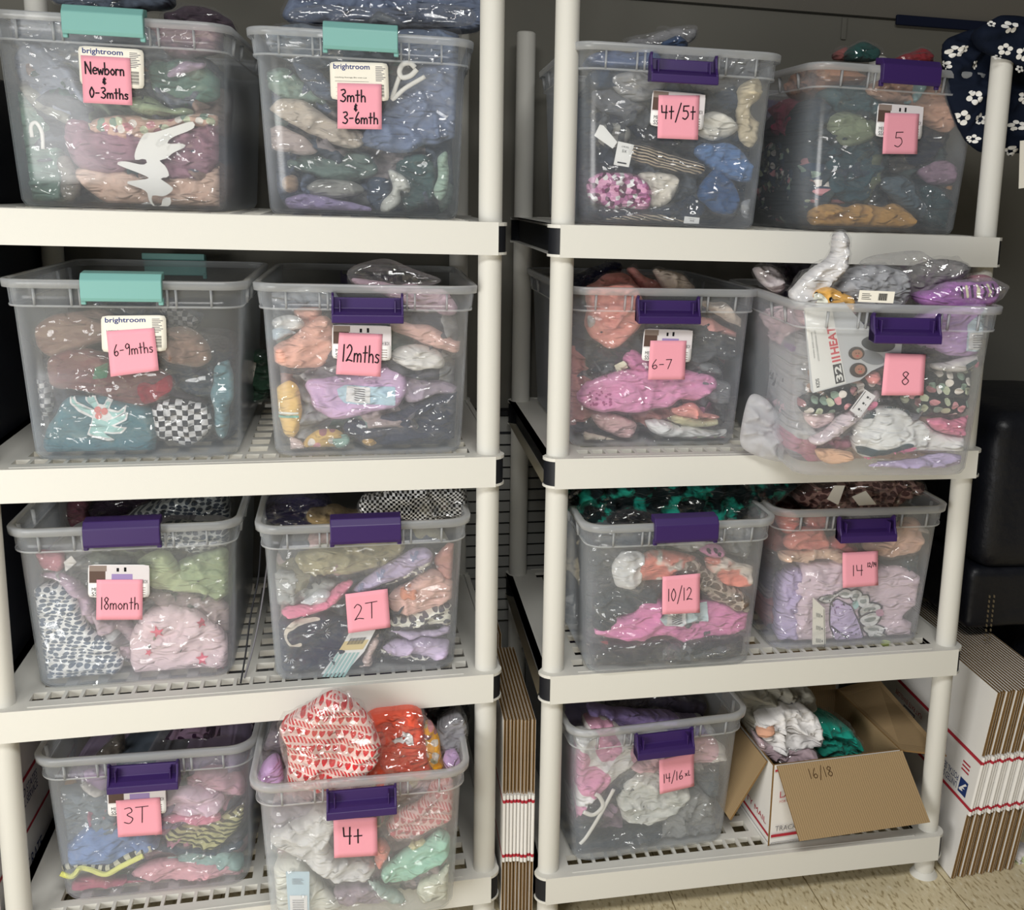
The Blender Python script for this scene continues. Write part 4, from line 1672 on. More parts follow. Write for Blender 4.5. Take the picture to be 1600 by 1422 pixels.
decal(T_, pts('612,795 742,797 740,888 605,882', z), '#e6e4dd', 'price_sticker', lift=0.0022, smooth=False, thick=True, label='white price sticker')
for k in range(6):
    decal(T_, pts('%d,%d %d,%d %d,%d %d,%d' % (650, 806 + 12 * k, 715, 807 + 12 * k, 715, 812 + 12 * k, 650, 811 + 12 * k), z), '#6a6a70', 'barcode', lift=0.0030, smooth=False)
decal(ALIAS['yel'], pts('215,958 345,955 345,968 216,972', z), '#5fae9c', label='green stripe', smooth=False)
decal(ALIAS['yel'], pts('213,940 345,938 345,950 214,953', z), '#e8e0c8', label='cream stripe', smooth=False)
extra_bag(ALIAS['lil12x'], pts('600,170 650,120 830,75 970,140 1190,215 900,260 650,240', z))
# ---- 18
items('18', '''
knit_sweater|white and slate knit sweater|#d4dad8|0|p=dash:#5a6a80 tb=0.06 wr=0.7|165,735 390,668 500,830 525,950 680,1000 722,1080 700,1200 600,1225 300,1235 195,1200
folded_pajama|pale pink starfish pyjamas|#e8bcc4|0|id=star tb=0.06|795,970 880,845 1020,795 1160,830 1300,930 1362,1040 1362,1180 1280,1245 1050,1245 850,1222 790,1120
folded_shirt|lime green shirt|#a9b882|0.1|ang=0.2|820,530 960,455 1040,480 1070,560 1100,610 1285,720 1100,705 920,695 880,590
folded_shirt|pale green jacket sleeve|#93a676|0.5||1060,540 1250,465 1372,475 1362,700 1290,772 1250,700 1100,640
folded_shirt|grey sage cloth behind the sticker|#7a8274|0.8||480,480 740,490 850,540 640,570
folded_blouse|rose pink top|#c8788a|0.5|id=rose|195,465 395,465 375,590 250,570
folded_blouse|lilac hooded top|#bda0b8|0.3|ang=1.0|225,620 340,585 500,680 565,800 560,900 480,840 400,680
folded_blouse|dusty pink top in the middle|#b49aa6|0.4||560,800 640,870 790,890 830,950 790,1110 700,1090 590,960
folded_blouse|grey mauve cloth at right|#a38f90|0.7||860,700 1250,730 1370,800 1365,940 1200,860 1000,800
folded_shirt|thin lime cloth on the bin floor|#adc47e|0|tf=0.010|385,1235 600,1235 800,1205 805,1262 620,1268
knit_sweater|second slate knit sweater under the rim|#9a9e9e|0.8|p=dash:#4c5664 tb=0.08|925,330 1395,330 1385,410 1200,475 970,450
knit_sweater|slate knit sweater lying on top|#9fa5a4|0|fr=Y0.22 tb=0.1 p=dash:#3f4854|720,270 1150,140 1350,150 1380,320 930,330
bagged_garment|maroon bundle at the back|#6e404c|0|fr=Y0.3 tb=0.1|400,150 540,150 530,330 405,330
bagged_garment|dark plum bundle at the back|#3a2f3c|0|fr=Y0.32 tb=0.1|540,140 950,120 800,300 550,330
''')
filler('18', '#77737a', '#8c848a', 0.26)
z = ZT['18']
for cx, cy, r in ((950, 942, 48), (1210, 898, 34), (1215, 1108, 42), (1315, 1190, 34), (895, 1070, 26)):
    a0 = cx * 0.01
    decal(ALIAS['star'], [z((cx + (r if k % 2 == 0 else r * .38) * math.cos(a0 + k * math.pi / 5), cy + (r if k % 2 == 0 else r * .38) * math.sin(a0 + k * math.pi / 5))) for k in range(10)], '#e8476a', smooth=False, step=0.003, label='hot pink starfish print')
decal(ALIAS['rose'], pts('375,540 430,490 465,530 400,580', z), '#d5d0cc', 'price_tag', smooth=False, thick=True, label='white tag')
# ---- 2T
items('2T', '''
folded_skirt|khaki satin skirt|#a89f74|0.4|tb=0.06|320,490 560,430 900,395 965,440 860,530 640,595 400,605
fleece_jacket|pale grey fleece jacket|#9fa19e|0.5|tb=0.05 wr=1.3|155,600 330,600 460,640 570,650 430,720 280,775 165,775
folded_leggings|hot pink leggings|#e86f96|0|tf=0.014|228,800 430,785 520,700 640,630 655,660 560,765 400,825 260,855
folded_leggings|pale grey waistband|#cfd2d8|0|tf=0.010|310,770 440,700 520,705 500,765 400,790
folded_shirt|lilac butterfly shirt|#bcaad2|0.2|id=but ang=0.5|640,690 860,540 1060,435 1112,485 1080,560 860,645 720,705
folded_pants|cream spotted pants|#d6cfb8|0.1|p=spots:#5f5a60 tf=0.012|830,660 950,610 1080,540 1112,510 1085,590 900,655
folded_shirt|peach bear shirt|#e8ab9e|0.1|id=bear|865,725 1000,640 1140,560 1255,650 1285,720 1130,795 930,835 868,800
folded_shirt|salmon shirt at the right wall|#d48f82|0.5||1120,500 1270,400 1295,640 1180,620
folded_shirt|navy cat face shirt|#333a4e|0|id=navy tb=0.06|195,885 440,850 625,870 640,1000 560,1120 490,1225 250,1200 210,1050
folded_pants|dark slate pants with cream trim|#3a414c|0.3||640,1060 790,950 820,960 800,1100 740,1180 640,1200
folded_sleeve|pale blush trim|#cfb2aa|0|tf=0.010|775,965 820,930 812,1010 750,1090 770,1120 740,1165 690,1200 700,1150 735,1085
folded_pants|leopard spotted pants|#d8d6c6|0|p=spots:#5a5a66 |875,865 1060,830 1200,780 1285,785 1285,890 1100,905 900,912
folded_shirt|lilac shirt above the lower spotted pants|#bba9cc|0||850,925 1060,945 1285,895 1275,945 1100,972 960,978
folded_shirt|lowest lilac shirt|#bfabce|0||815,1025 960,985 1230,990 1262,1060 1180,1100 1000,1060 850,1065
folded_pants|lowest spotted pants|#d4d2c4|0.1|p=spots:#55555e tf=0.012|800,1040 880,1060 1060,1065 1240,1070 1190,1102 960,1112 850,1085
folded_shirt|smoky grey cloth on the bin floor|#555c64|0.5||800,1090 1270,1090 1270,1190 820,1200
gingham_shirt|black and white gingham shirt|#24262c|0|fr=Y0.06 p=check:#d8d8d8:0.9 tb=0.06|700,150 1060,80 1310,80 1320,250 1080,280 940,260 720,260
bagged_garment|tan bundle on top|#8f774a|0|fr=Y0.08 tb=0.06|385,225 540,205 710,240 700,300 400,300
bagged_garment|dark violet bundle on top|#33304a|0|fr=Y0.12 tb=0.1|120,180 380,130 560,200 500,320 150,320
gingham_shirt|small gingham piece at the back left|#2a2c33|0|fr=Y0.25 p=check:#c8c8cc:0.9|130,120 480,100 480,180 180,200
''')
filler('2T', '#5f636a', '#7a7c80', 0.26)
z = ZT['2T']
decal(ALIAS['navy'], pts('250,930 300,880 440,862 450,875 340,900 275,940 262,980 300,1005 345,990 345,1015 280,1012 245,975', z), '#c9bfae', 'print', smooth=True, label='cream neckline')
for cx, cy in ((480, 950), (500, 1080), (280, 1090)):
    for k in range(5):
        a = -0.9 + k * 0.45 + (0 if cx != 280 else 1.5)
        x0, y0, x1, y1 = cx + 14 * math.cos(a), cy + 14 * math.sin(a), cx + 40 * math.cos(a), cy + 40 * math.sin(a)
        dx, dy = -2.5 * math.sin(a), 2.5 * math.cos(a)
        decal(ALIAS['navy'], [z(p) for p in ((x0 - dx, y0 - dy), (x1 - dx, y1 - dy), (x1 + dx, y1 + dy), (x0 + dx, y0 + dy))], '#aab0ba', 'whisker', smooth=False)
for cx, cy, r in ((960, 715, 28), (1000, 715, 28), (945, 685, 18), (985, 660, 16), (1015, 700, 20)):
    decal(ALIAS['bear'], [z((cx + r * math.cos(a), cy + r * math.sin(a))) for a in np.linspace(0, 6.28, 11)[:-1]], '#d98560', lift=0.0012 + 0.0003 * (r % 5), label='orange bear print')
for cx, cy in ((700, 670), (820, 600), (1020, 495)):
    decal(ALIAS['but'], pts(' '.join('%g,%g' % (cx + a, cy + b) for a, b in ((-28, -14), (-4, -4), (0, -26), (26, -30), (10, 0), (30, 14), (4, 10), (-12, 30))), z), '#8a90b8', label='blue butterfly print')
tg, fr_, Mt = plate('2T', 'swing_tag', 'striped white gold and teal swing tag', '#e6e2d6', pts('465,1215 585,1035 632,945 788,930 720,1060 610,1217', z), 0.0055, cat='tag')
cT = Card(fr_, pts('632,945 788,930 610,1217 465,1215', z), 0.0053)
mb = MB()
cT.rect(mb, (.03, .60), (.97, .80), .0006, 0)
for k in range(6):
    cT.rect(mb, (.02 + .16 * k, .02), (.12 + .16 * k, .54), .0006, 1)
for k in range(14):
    cT.rect(mb, (.20 + .045 * k, .72), (.22 + .045 * k + .012 * (k % 3 == 0), .86), .0009, 2)
me = mb.me('tag_print', [pbr('print_gold', '#d9c690', .6), pbr('print_teal', '#9cc2c0', .6), m_ink])
me.transform(inv(Mt))
link('tag_print', me, tg)
# ---- 3T
items('3T', '''
folded_jeans|pale blue denim jeans|#6a86b8|0.2|tb=0.06|390,1040 500,900 640,800 750,860 945,910 965,975 820,1015 640,1065 470,1085
bagged_garment|clear bagged grey blue shirt|#75818c|0.5|tb=0.06|280,640 480,600 720,640 750,880 560,900 400,920 300,780
folded_shirt|purple and white floral top|#b490c0|0.6|id=pur|500,490 660,505 690,640 600,650 540,580
folded_shirt|white flower trim|#d4cecb|0.3|tf=0.01|495,575 560,580 665,640 600,662 530,640
folded_shirt|orange bundle at the left corner|#b5814c|1.0||395,560 480,545 495,610 420,625
folded_shorts|crimson shorts|#c0526e|0|ang=0.1|385,1235 520,1180 760,1180 950,1205 1055,1210 1000,1275 700,1295 420,1305
folded_pajama|coral pink pyjamas|#ea9ba6|0|ang=0.05|808,1145 960,1080 1200,1060 1400,1070 1542,1130 1532,1200 1300,1220 1000,1195
folded_shirt|pale mint shirt|#8cb2ac|0.3||1030,1045 1200,1010 1380,1000 1522,1055 1490,1095 1250,1065
folded_pants|dark slate blue pants|#4a5a6c|0.5||970,950 1150,960 1350,960 1510,930 1490,1000 1200,1015 1010,1000
folded_pajama|lime and black striped pyjamas|#a8a565|0.1|p=stripe:#4d4d3a:0.9 ang=0.5|1020,905 1120,830 1300,810 1500,740 1532,640 1525,800 1400,935 1200,965 1080,935
folded_shirt|bright pink hem|#ea7a9c|0.1|tf=0.012|1010,785 1200,765 1370,772 1362,805 1200,822 1020,805
folded_shirt|pale lilac pink shirt|#d4aec4|0.2||1030,620 1200,600 1390,640 1375,745 1200,762 1035,745
folded_shirt|dusty rose shirt at the right wall|#c58fa4|0.6||1150,500 1500,490 1535,625 1385,650 1200,620
bagged_garment|tan and orange bundle on top|#86602c|0|fr=Y0.16 tb=0.1|760,250 1030,230 1060,330 960,420 770,420
bagged_garment|violet floral bundle on top|#8a6a88|0|fr=Y0.1 tb=0.08 p=spots:#3d2440|940,345 1060,280 1400,260 1500,360 1100,420 950,420
bagged_garment|dark plum floral bundle at the back|#402440|0|fr=Y0.2 tb=0.1 p=spots:#a890a0|1050,250 1590,180 1580,330 1300,340
bagged_garment|smoky grey bag on top|#5a544e|0|fr=Y0.07 tb=0.04|580,420 690,320 770,280 790,420
''')
filler('3T', '#606a78', '#7f7a84', 0.26)
z = ZT['3T']
tube('3T', 'waistband', 'wavy lime green waistband', '#d2d23e', pts('378,1140 450,1158 500,1108 560,1115 660,1145 760,1095 860,1045 895,1030', z), 0.0055, 0.010)
tube('3T', 'waistband', 'black and cream striped waistband', '#aaa58c', pts('395,1105 480,1085 590,1100 690,1100 810,1030 945,985', z), 0.0065, 0.016, mat=fabric('#b5b093', 'vstripe', '#3f3c34', 0.7))
# ---- 4t
items('4t', '''
folded_shirt|white collared shirt|#e6e4e2|0|raw ang=0.9 tb=0.05|148,815 280,760 380,685 480,690 492,760 445,860 470,930 692,962 640,1035 520,1055 400,1010 300,930 180,880
folded_shirt|cream cotton shirt with a blue tag|#e2dcc6|0.1|id=cream tb=0.06|138,1015 230,955 300,950 345,1030 430,1130 545,1210 560,1330 150,1330
folded_pajama|pink heart print pyjamas against the front wall|#eab0ac|0|p=hearts:#d05a60 ang=0.4|735,745 880,680 960,620 1080,550 1112,620 1092,740 940,795 790,835
folded_pajama|pale heart print pyjamas under the rim|#e0a8a2|0.4|p=hearts:#cc6a66|950,600 1020,535 1112,525 1112,625
folded_shirt|mint green shirt|#8fcfb2|0.1|ang=0.5|735,1005 780,950 950,860 1020,785 1085,850 1062,925 940,1005 820,1055 740,1045
folded_shirt|coral scrap beside the note|#ea8068|0.3|tf=0.012|695,830 785,890 720,965 695,955
folded_shirt|pale yellow green shirt|#cfc98a|0.3||845,870 950,835 960,865 880,895
folded_shirt|cream shirt at the right wall|#dfd6bc|0|tf=0.016|905,1085 1010,1050 1070,970 1112,990 1115,1230 960,1180
folded_shirt|smoky mauve shirt|#a08c9a|0.4||470,1085 700,1060 760,1120 910,1185 700,1260 520,1210
folded_package|clear pack of pale mint socks|#a9beb4|0.1|tf=0.014|635,1040 720,1075 855,1160 820,1195 700,1130
folded_shirt|pale pink cloth at the bottom|#d8b4b2|0.4||690,1190 960,1190 1010,1320 690,1320
folded_shirt|grey cloth at the top left|#a59ea8|0.6||125,685 330,660 420,680 250,770 140,785
folded_shirt|yellow white print cloth under the latch|#c9c0a4|0.6|p=floral:#c9c0a4|460,690 700,690 740,740 500,760
heart_shirt|red and white heart print shirt in a bag sticking up|#f4d4cc|0|fr=Y-0.01 raw id=heart p=hearts:#d8363a tb=0.05 ang=0.4 wr=1.4|175,245 330,200 440,105 520,105 600,190 700,290 705,370 650,475 480,560 230,560 255,400
coral_jacket|coral jacket with a white swing tag|#ee6248|0|fr=Y0.05 raw id=coral tb=0.08|620,250 680,185 930,165 945,260 955,400 985,500 800,540 630,540 700,400
floral_shirt|yellow and white floral shirt|#eba92e|0|fr=Y0.05 raw p=floral:#eba92e tb=0.04|925,255 1000,240 1045,440 1040,465 975,472 940,380
bagged_garment|smoky clear bag of grey cloth|#8e8c92|0|fr=Y0.08 tb=0.06|1000,280 1120,200 1155,240 1140,400 1060,450
folded_shirt|lilac roll in the right corner|#c49ad0|0|fr=Y0.03 tb=0.04|1040,400 1120,385 1130,450 1050,490
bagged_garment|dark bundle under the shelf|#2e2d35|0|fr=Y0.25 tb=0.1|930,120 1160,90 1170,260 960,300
folded_shirt|lilac shirt in the left corner|#bd8fc8|0|fr=Y0.02 tb=0.05|80,470 200,430 230,540 90,560
bagged_garment|smoky dark bundle in the left corner|#6a6068|0|fr=Y0.1 tb=0.08|110,300 220,260 240,480 100,480
''')
filler('4t', '#9a8c92', '#b8a8a8', 0.26)
z = ZT['4t']
extra_bag(ALIAS['heart'], pts('170,240 330,150 470,90 558,52 572,100 640,210 710,300 700,420 640,490 400,520 220,500', z))
extra_bag(ALIAS['coral'], pts('700,190 930,165 1000,260 1010,480 700,510', z))
decal(ALIAS['coral'], pts('772,318 830,305 828,272 880,280 888,342 850,340 845,325 790,338', z), '#efe8e2', 'price_tag', smooth=False, thick=True, label='white swing tag')
tg, fr_, Mt = plate('4t', 'swing_tag', 'pale blue swing tag with a white price block', '#a9c6d6', pts('222,1008 345,1008 345,1290 240,1290', z), 0.0075, cat='tag')
cT = Card(fr_, pts('222,1008 345,1008 345,1290 240,1290', z), 0.0073)
mb = MB()
cT.rect(mb, (.10, .02), (.90, .57), .0006, 0)
for k in range(5):
    cT.rect(mb, (.25, .78 + .022 * k), (.75 - .05 * (k % 3), .787 + .022 * k), .0006, 1)
for k in range(10):
    cT.rect(mb, (.22, .28 + .022 * k), (.75, .285 + .022 * k + .006 * (k % 2)), .0008, 1)
me = mb.me('tag_print', [m_cardw, m_inkgrey])
me.transform(inv(Mt))
link('tag_print', me, tg)
# ---- 4t/5t
items('45', '''
folded_jeans|dark denim jacket under the rim|#52658c|1.2|tb=0.1|500,290 820,270 870,340 840,380 500,380
folded_jeans|dark navy cloth at the upper left|#3a4a62|0.8|tb=0.08|495,370 790,370 720,440 600,490 500,480
bagged_garment|pale grey cloth in a clear bag|#8c8e92|0.3||605,430 760,385 865,410 890,480 780,545 700,530
folded_shirt|smoky grey shirt|#686c76|0.6||495,490 600,480 700,530 810,570 700,640 540,600
folded_shirt|charcoal shirt|#363b4a|0.8|tb=0.07|530,610 700,640 840,700 1010,760 900,800 720,745 550,710
striped_pants|grey striped cuff|#50545a|0.2|p=vstripe:#8a8a84:0.35|515,740 560,665 640,655 705,720 685,770 600,800
striped_waistband|dark striped knit with tan and green lines|#3a3a3e|0|p=stripe:#b8a488:1.7 tf=0.014|715,785 900,820 1112,880 1098,955 900,915 705,855
sequin_shirt|purple and pink sequined top|#8d3a73|0|p=sequin|485,985 560,928 740,932 835,1030 800,1142 640,1125 490,1090
folded_shirt|white shirt beside the sequins|#cfc8ba|0.1||735,938 930,938 992,990 935,1085 830,1142 780,1050
folded_blouse|cream ruffled top|#c6b692|0|tf=0.016 ang=1.3|1290,470 1400,420 1428,540 1345,590 1435,690 1370,805 1310,740 1290,610 1305,560
folded_blouse|white cotton top right of the note|#ccc8bc|0.1||1080,625 1180,605 1308,690 1280,722 1180,768 1070,752
folded_jeans|mid blue denim jeans|#4a76ae|0.1||1055,815 1150,768 1300,800 1392,930 1350,1005 1200,945 1110,885
folded_jeans|darker denim shorts|#2f578a|0||1070,1012 1180,890 1285,1010 1292,1165 1200,1175 1095,1085
folded_pants|navy pants on the floor of the bin|#2f3c50|0.5||495,1100 900,1130 1085,1000 1110,1150 1000,1205 555,1190
striped_waistband|second striped knit at the bottom|#46494a|0.1|p=stripe:#b0a084:1.7 tf=0.010|560,1182 900,1168 1010,1188 1005,1228 620,1220
bagged_garment|silver grey crumpled bag|#93969a|0|tf=0.012|1305,1095 1380,1080 1385,1160 1320,1195
folded_shirt|smoky grey cloth behind the latch|#74777c|1.0|tb=0.08|860,280 1490,310 1480,470 1250,500 1000,470
folded_shirt|dark slate cloth at the lower right|#3d4854|1.0|tb=0.08|1290,800 1460,820 1420,1180 1300,1150
bagged_garment|clear crumpled bag above the rim|#8c8c8e|0|id=c45 fr=Y0.12 tb=0.05|660,240 870,178 1070,140 1060,205 1000,250 800,260
folded_jeans|denim scrap above the rim|#3f5578|0|fr=Y0.08 tb=0.04|870,225 960,195 1020,235 1010,260 880,260
''')
filler('45', '#4a525e', '#5c636c', 0.27, 0.060, ['#424a58', '#5c636c', '#3a4252', '#6a6c70', '#44556e'])
z = ZT['45']
for nm, P in (('upper', '645,765 731,785 702,906 620,892'), ('lower', '1005,1172 1086,1180 1080,1236 998,1226'), ('left', '545,675 565,680 640,770 615,805 515,735')):
    tg, fr_, Mt = plate('45', 'size_band', 'white paper size band on the %s striped knit' % nm, '#e2ddd0', pts(P, z), 0.0068, cat='tag')
    if nm != 'left':
        q = pts(P, z)
        cT = Card(fr_, q, 0.0066)
        mb = MB()
        print_text(cT, mb, '5X' if nm == 'upper' else 'XS', .35, .65, .58, .70, .0005)
        print_text(cT, mb, '(4/5)', .28, .72, .78, .86, .0005)
        cT.rect(mb, (.2, .1), (.8, .16), .0005, 0)
        me = mb.me('band_print', [m_ink])
        me.transform(inv(Mt))
        link('band_print', me, tg)
extra_bag(ALIAS['c45'], pts('620,215 860,170 960,140 1080,130 1070,190 1010,240 800,250', z))
# ---- 5
items('5', '''
folded_jacket|peach fleece jacket|#d49a78|0.2|tb=0.06|600,470 760,415 900,420 1010,440 1030,690 940,680 780,530 680,530
folded_strap|aqua strap|#7fb4ba|0.1|tf=0.010|850,420 892,420 888,520 830,552 778,545 835,480
folded_shirt|mustard yellow shirt|#c08c2c|0|ang=0.1|300,1110 420,1085 560,1090 760,1085 835,1180 760,1222 560,1205 310,1215
bagged_garment|pale green cloth in a crumpled bag|#82906e|0.1||385,620 480,575 640,640 610,740 480,785 395,700
folded_shirt|dark teal shirt|#3e5f68|0.7|tb=0.08|375,450 640,455 670,620 420,610
folded_shirt|deep sea green shirt|#3d565e|0.6|tb=0.08|385,780 640,735 670,900 570,1065 395,1045
folded_pants|olive pants leg|#646c50|0.4||615,835 690,820 625,1045 555,1065
folded_pants|navy pants right of the note|#2f3444|0.6||880,680 985,700 965,835 820,875 790,825
bagged_garment|pink purple cloth in a shiny bag|#94748a|0.1||850,905 1000,835 1095,895 1070,965 930,985
folded_shirt|dark green shirt at the right|#2f4c50|0.1||855,1000 960,975 1045,1080 1095,1180 1060,1222 900,1205
bagged_garment|slate cloth in a creased bag|#52646e|0.2||660,960 790,925 890,1080 950,1185 760,1095
folded_shirt|orange scrap|#b8823c|0.4|tf=0.01|975,990 1065,975 1055,1022
folded_shirt|grey taupe cloth under the note|#5c554e|0.7||710,830 810,815 850,920 690,905
folded_shirt|rose pink ball of cloth|#b03c62|0|fr=L tb=0.08|110,560 200,510 250,640 200,735 125,710
folded_shirt|rust orange shirt at the left wall|#a8704c|0.6|fr=L tb=0.08|180,420 330,340 420,380 330,500 200,540
printed_shirt|navy printed shirt at the left wall|#3c4c60|0.2|fr=L tb=0.1 p=floral:#3c4c60|70,780 240,735 330,860 330,1070 200,1180 50,1120
folded_shirt|dark teal shirt along the left wall|#3a4f58|0.8|fr=L tb=0.1|250,540 390,520 380,860 330,900 250,740
bagged_garment|dark green bundle above the rim|#24504c|0|fr=Y0.1 tb=0.06 raw|495,270 590,222 665,270 650,330 510,330
bagged_garment|dark red bundle above the rim|#8e2e34|0|fr=Y0.08 tb=0.06|750,300 880,250 945,305 930,360 790,350
bagged_garment|dusty pink scrap above the rim|#9c5450|0|fr=Y0.14 tb=0.04|425,265 490,250 495,320 430,320
''')
filler('5', '#48535a', '#5a5f62', 0.27, 0.060, ['#3f5058', '#48535a', '#3c4a5e', '#4a5a50', '#36424c'])
# ---- 6-7
items('67', '''
folded_shirt|coral pink shirt|#ee8878|0|tb=0.06 ang=0.4|492,245 650,240 745,250 825,400 760,480 640,595 490,505 495,380
folded_shirt|white printed sleeve|#cdc8c8|0|tf=0.012|482,390 540,400 548,450 495,485
folded_shirt|long coral pink strip|#e0938a|0.5||820,420 1150,415 1305,495 1312,520 1180,485 950,470
folded_pants|pale cream sleeve strip at the right|#d2bfae|0.1|tf=0.014|1110,330 1250,320 1385,460 1402,498 1285,440 1180,380
folded_shirt|charcoal shirt right of the sticker|#4a4d54|0.4|tb=0.07|800,470 1100,440 1345,560 1375,650 1200,630 1060,530
folded_shirt|dark grey shirt under the coral one|#42464e|0.6|tb=0.07|485,610 700,550 740,640 560,770 490,730
bagged_garment|clear grey bag right of the note|#767a7e|0.2||1040,640 1220,680 1245,745 1120,710
folded_pants|bright pink pants|#e886bc|0|tb=0.05 ang=0.1 id=pk|445,850 560,750 740,690 1030,705 1160,740 1198,800 1130,865 1000,865 960,905 740,935 600,935 465,895
folded_pants|rolled pink leg above the pink pants|#d872ac|0.1|tf=0.016|675,645 740,598 840,640 830,720 740,705
folded_strap|dusty pink strap with a paper band|#a05e78|0.3|tf=0.012 id=strap|550,770 640,680 705,690 600,770
folded_shirt|salmon ruffled shirt|#e88c80|0.1|tf=0.014|935,935 1050,885 1120,925 1238,960 1200,985 1060,965
folded_shirt|pale green cream shirt|#c2bb8a|0.2|tf=0.014|915,965 1080,948 1205,982 1190,1015 1000,1012
folded_shirt|pale rose shirt|#d4a4a2|0.4||490,940 700,955 770,1000 720,1085 610,1055
folded_pants|white pants|#dcd6d2|0.1||810,985 900,965 1000,1020 1305,1040 1250,1082 1050,1085 860,1055
folded_shirt|mauve and white printed shirt|#a888a0|0.1|p=floral:#a888a0 tf=0.014|1020,1095 1150,1045 1265,1080 1210,1135 1100,1135
folded_shirt|ivory folded cloth at the bottom|#cfc6b2|0|tf=0.012|735,1115 900,1088 975,1112 900,1140
folded_shirt|cream cloth in the left bottom corner|#cfbfa6|0|tf=0.016|462,1045 560,1065 665,1112 620,1138 475,1115
folded_shirt|smoke grey cloth at the right|#74777c|0.3||1070,760 1260,755 1340,870 1250,885 1140,855
folded_shirt|charcoal cloth low at the right|#5a5d62|0.7|tb=0.08|1180,860 1370,840 1350,1040 1230,1000
bagged_garment|pink and white bag at the left wall|#957a88|0.2|fr=L tb=0.08|150,350 290,360 290,560 200,560
bagged_garment|pale lilac bag at the left wall|#83788a|0.3|fr=L tb=0.08|190,600 290,580 290,1010 230,960 170,850
coral_shirt|coral shirt standing above the rim|#ee8578|0|fr=Y0.08 tb=0.08|490,250 560,210 660,165 745,195 790,280 520,300
folded_shirt|coral strip above the rim|#e08c82|0.4|fr=Y0.08 tb=0.06|720,130 830,190 960,255 780,290
bagged_garment|cream package above the rim|#cdbaa8|0|fr=Y0.07 tb=0.04|850,140 1000,148 1110,255 960,290 900,240
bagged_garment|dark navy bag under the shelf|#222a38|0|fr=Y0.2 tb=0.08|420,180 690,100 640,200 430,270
''')
filler('67', '#585b62', '#6a6a70', 0.27)
z = ZT['67']
decal(ALIAS['strap'], pts('640,680 690,650 715,690 660,725', z), '#e0d2b4', 'paper_band', smooth=False, thick=True, label='cream paper band')
rn = random.Random(5)
for k in range(26):
    cx, cy, r = rn.uniform(500, 620), rn.uniform(825, 900), rn.uniform(5, 10)
    decal(ALIAS['pk'], [z((cx + r * math.cos(a), cy + r * .8 * math.sin(a))) for a in np.linspace(0, 6.28, 7)[:-1]], '#b04c86', step=0.003)
# ---- 8
items('8', '''
folded_jacket|lilac purple jacket|#bd8fd0|0.1|tb=0.07 id=jac|890,590 1050,430 1380,430 1355,570 1270,665 1170,695 1060,655
floral_shirt|black floral shirt at the left|#2e3238|0.3|p=floral:#2e3238|340,890 520,850 640,810 745,785 745,865 620,875 540,965 355,965
folded_strap|coral pointed tip|#f0827c|0|tf=0.010|655,792 720,768 742,802 690,832
folded_sleeve|pale pink sleeve|#eec4cc|0|ang=0.7|368,1110 470,1050 640,940 720,845 745,900 640,1000 540,1085 420,1145
folded_shirt|white shirt with dark striped collar|#e0e0d0|0|id=wh tb=0.06 ang=-0.3|725,955 850,940 1000,1070 1232,1110 1185,1172 900,1165 700,1205 615,1185 640,1020
floral_shirt|black floral shirt at the right|#383a3c|0.4|p=floral:#383a3c tb=0.06|865,890 980,775 1100,755 1295,755 1305,835 1180,965 1060,985 945,985
knit_hat|hot pink rolled hat|#ee7298|0|tf=0.016|965,1000 1100,1020 1250,975 1275,1030 1212,1090 1050,1065
folded_shirt|white sleeve with dark cuff|#d2ccc8|0.1|id=cuff tf=0.014|985,725 1180,690 1255,678 1245,722 1180,762 1050,755
folded_sleeve|hot pink sleeve tip|#f0809c|0|tf=0.010|1225,712 1290,685 1285,735 1228,755
folded_shirt|lilac shirt on the bin floor|#b9a4d6|0|tf=0.014|630,1255 900,1210 1100,1175 1175,1222 1060,1265
folded_shirt|peach cloth low at the left|#e2a878|0.3|tf=0.014|395,1160 520,1168 605,1190 520,1235 465,1232
folded_shirt|pale rose shirt low at the left|#dcbcc0|0.4||345,975 480,940 530,1000 400,1070
folded_shirt|charcoal shirt beside the packet|#45484e|0.6|tb=0.08|760,590 1030,600 1060,720 800,730
folded_shirt|pale pink cloth under the rim at the left|#d0a4ae|1.2|tb=0.05|330,420 620,420 560,520 340,520
bagged_garment|pink and white bundle at the left wall|#d6b4bc|0.2|fr=L tb=0.08|190,430 310,440 310,600 265,660 200,560
bagged_garment|black bundle at the left wall|#3c3a40|0.2|fr=L tb=0.08|200,740 320,760 320,880 220,850
bagged_garment|blush bundle low at the left wall|#d4aab4|0.2|fr=L tb=0.08|170,900 320,890 325,1100 250,1140
white_pillow|white crumpled pillowcase standing up|#e2e0e0|0|fr=Y0.0 raw ang=0.9 tb=0.05|285,345 400,250 500,170 528,38 582,90 585,215 470,335 400,420 320,420
grey_sweater|heather grey sweater on top|#a5a6aa|0|fr=Y0.02 raw tb=0.08|520,320 640,228 780,215 885,255 900,370 860,430 560,430
bagged_garment|smoky folded bag on top|#8e8c8a|0|id=smk fr=Y0.06 raw tb=0.06|840,280 1000,185 1212,200 1185,275 1000,330 900,380
plush_toy|yellow plush dog face|#ecb45c|0|fr=Y-0.012 raw id=plush tf=0.02|395,365 470,330 560,365 605,400 600,470 430,460
printed_leggings|purple printed leggings rolled on top|#b87cc4|0|fr=Y0.0 raw id=leg tb=0.06|955,350 1150,310 1350,285 1358,430 960,430
bagged_garment|rose and mint scrap above the right rim|#b0808c|0|fr=Y0.06 raw tb=0.04|1215,265 1320,260 1345,300 1230,320
bagged_garment|rolled white and pink socks at the back left|#c8bfc0|0|fr=Y0.22 raw tb=0.06|85,230 200,215 270,330 190,360
bagged_garment|dark bundle under the shelf at the back|#29262e|0|fr=Y0.3 raw tb=0.08|150,190 420,190 400,330 280,340
''')
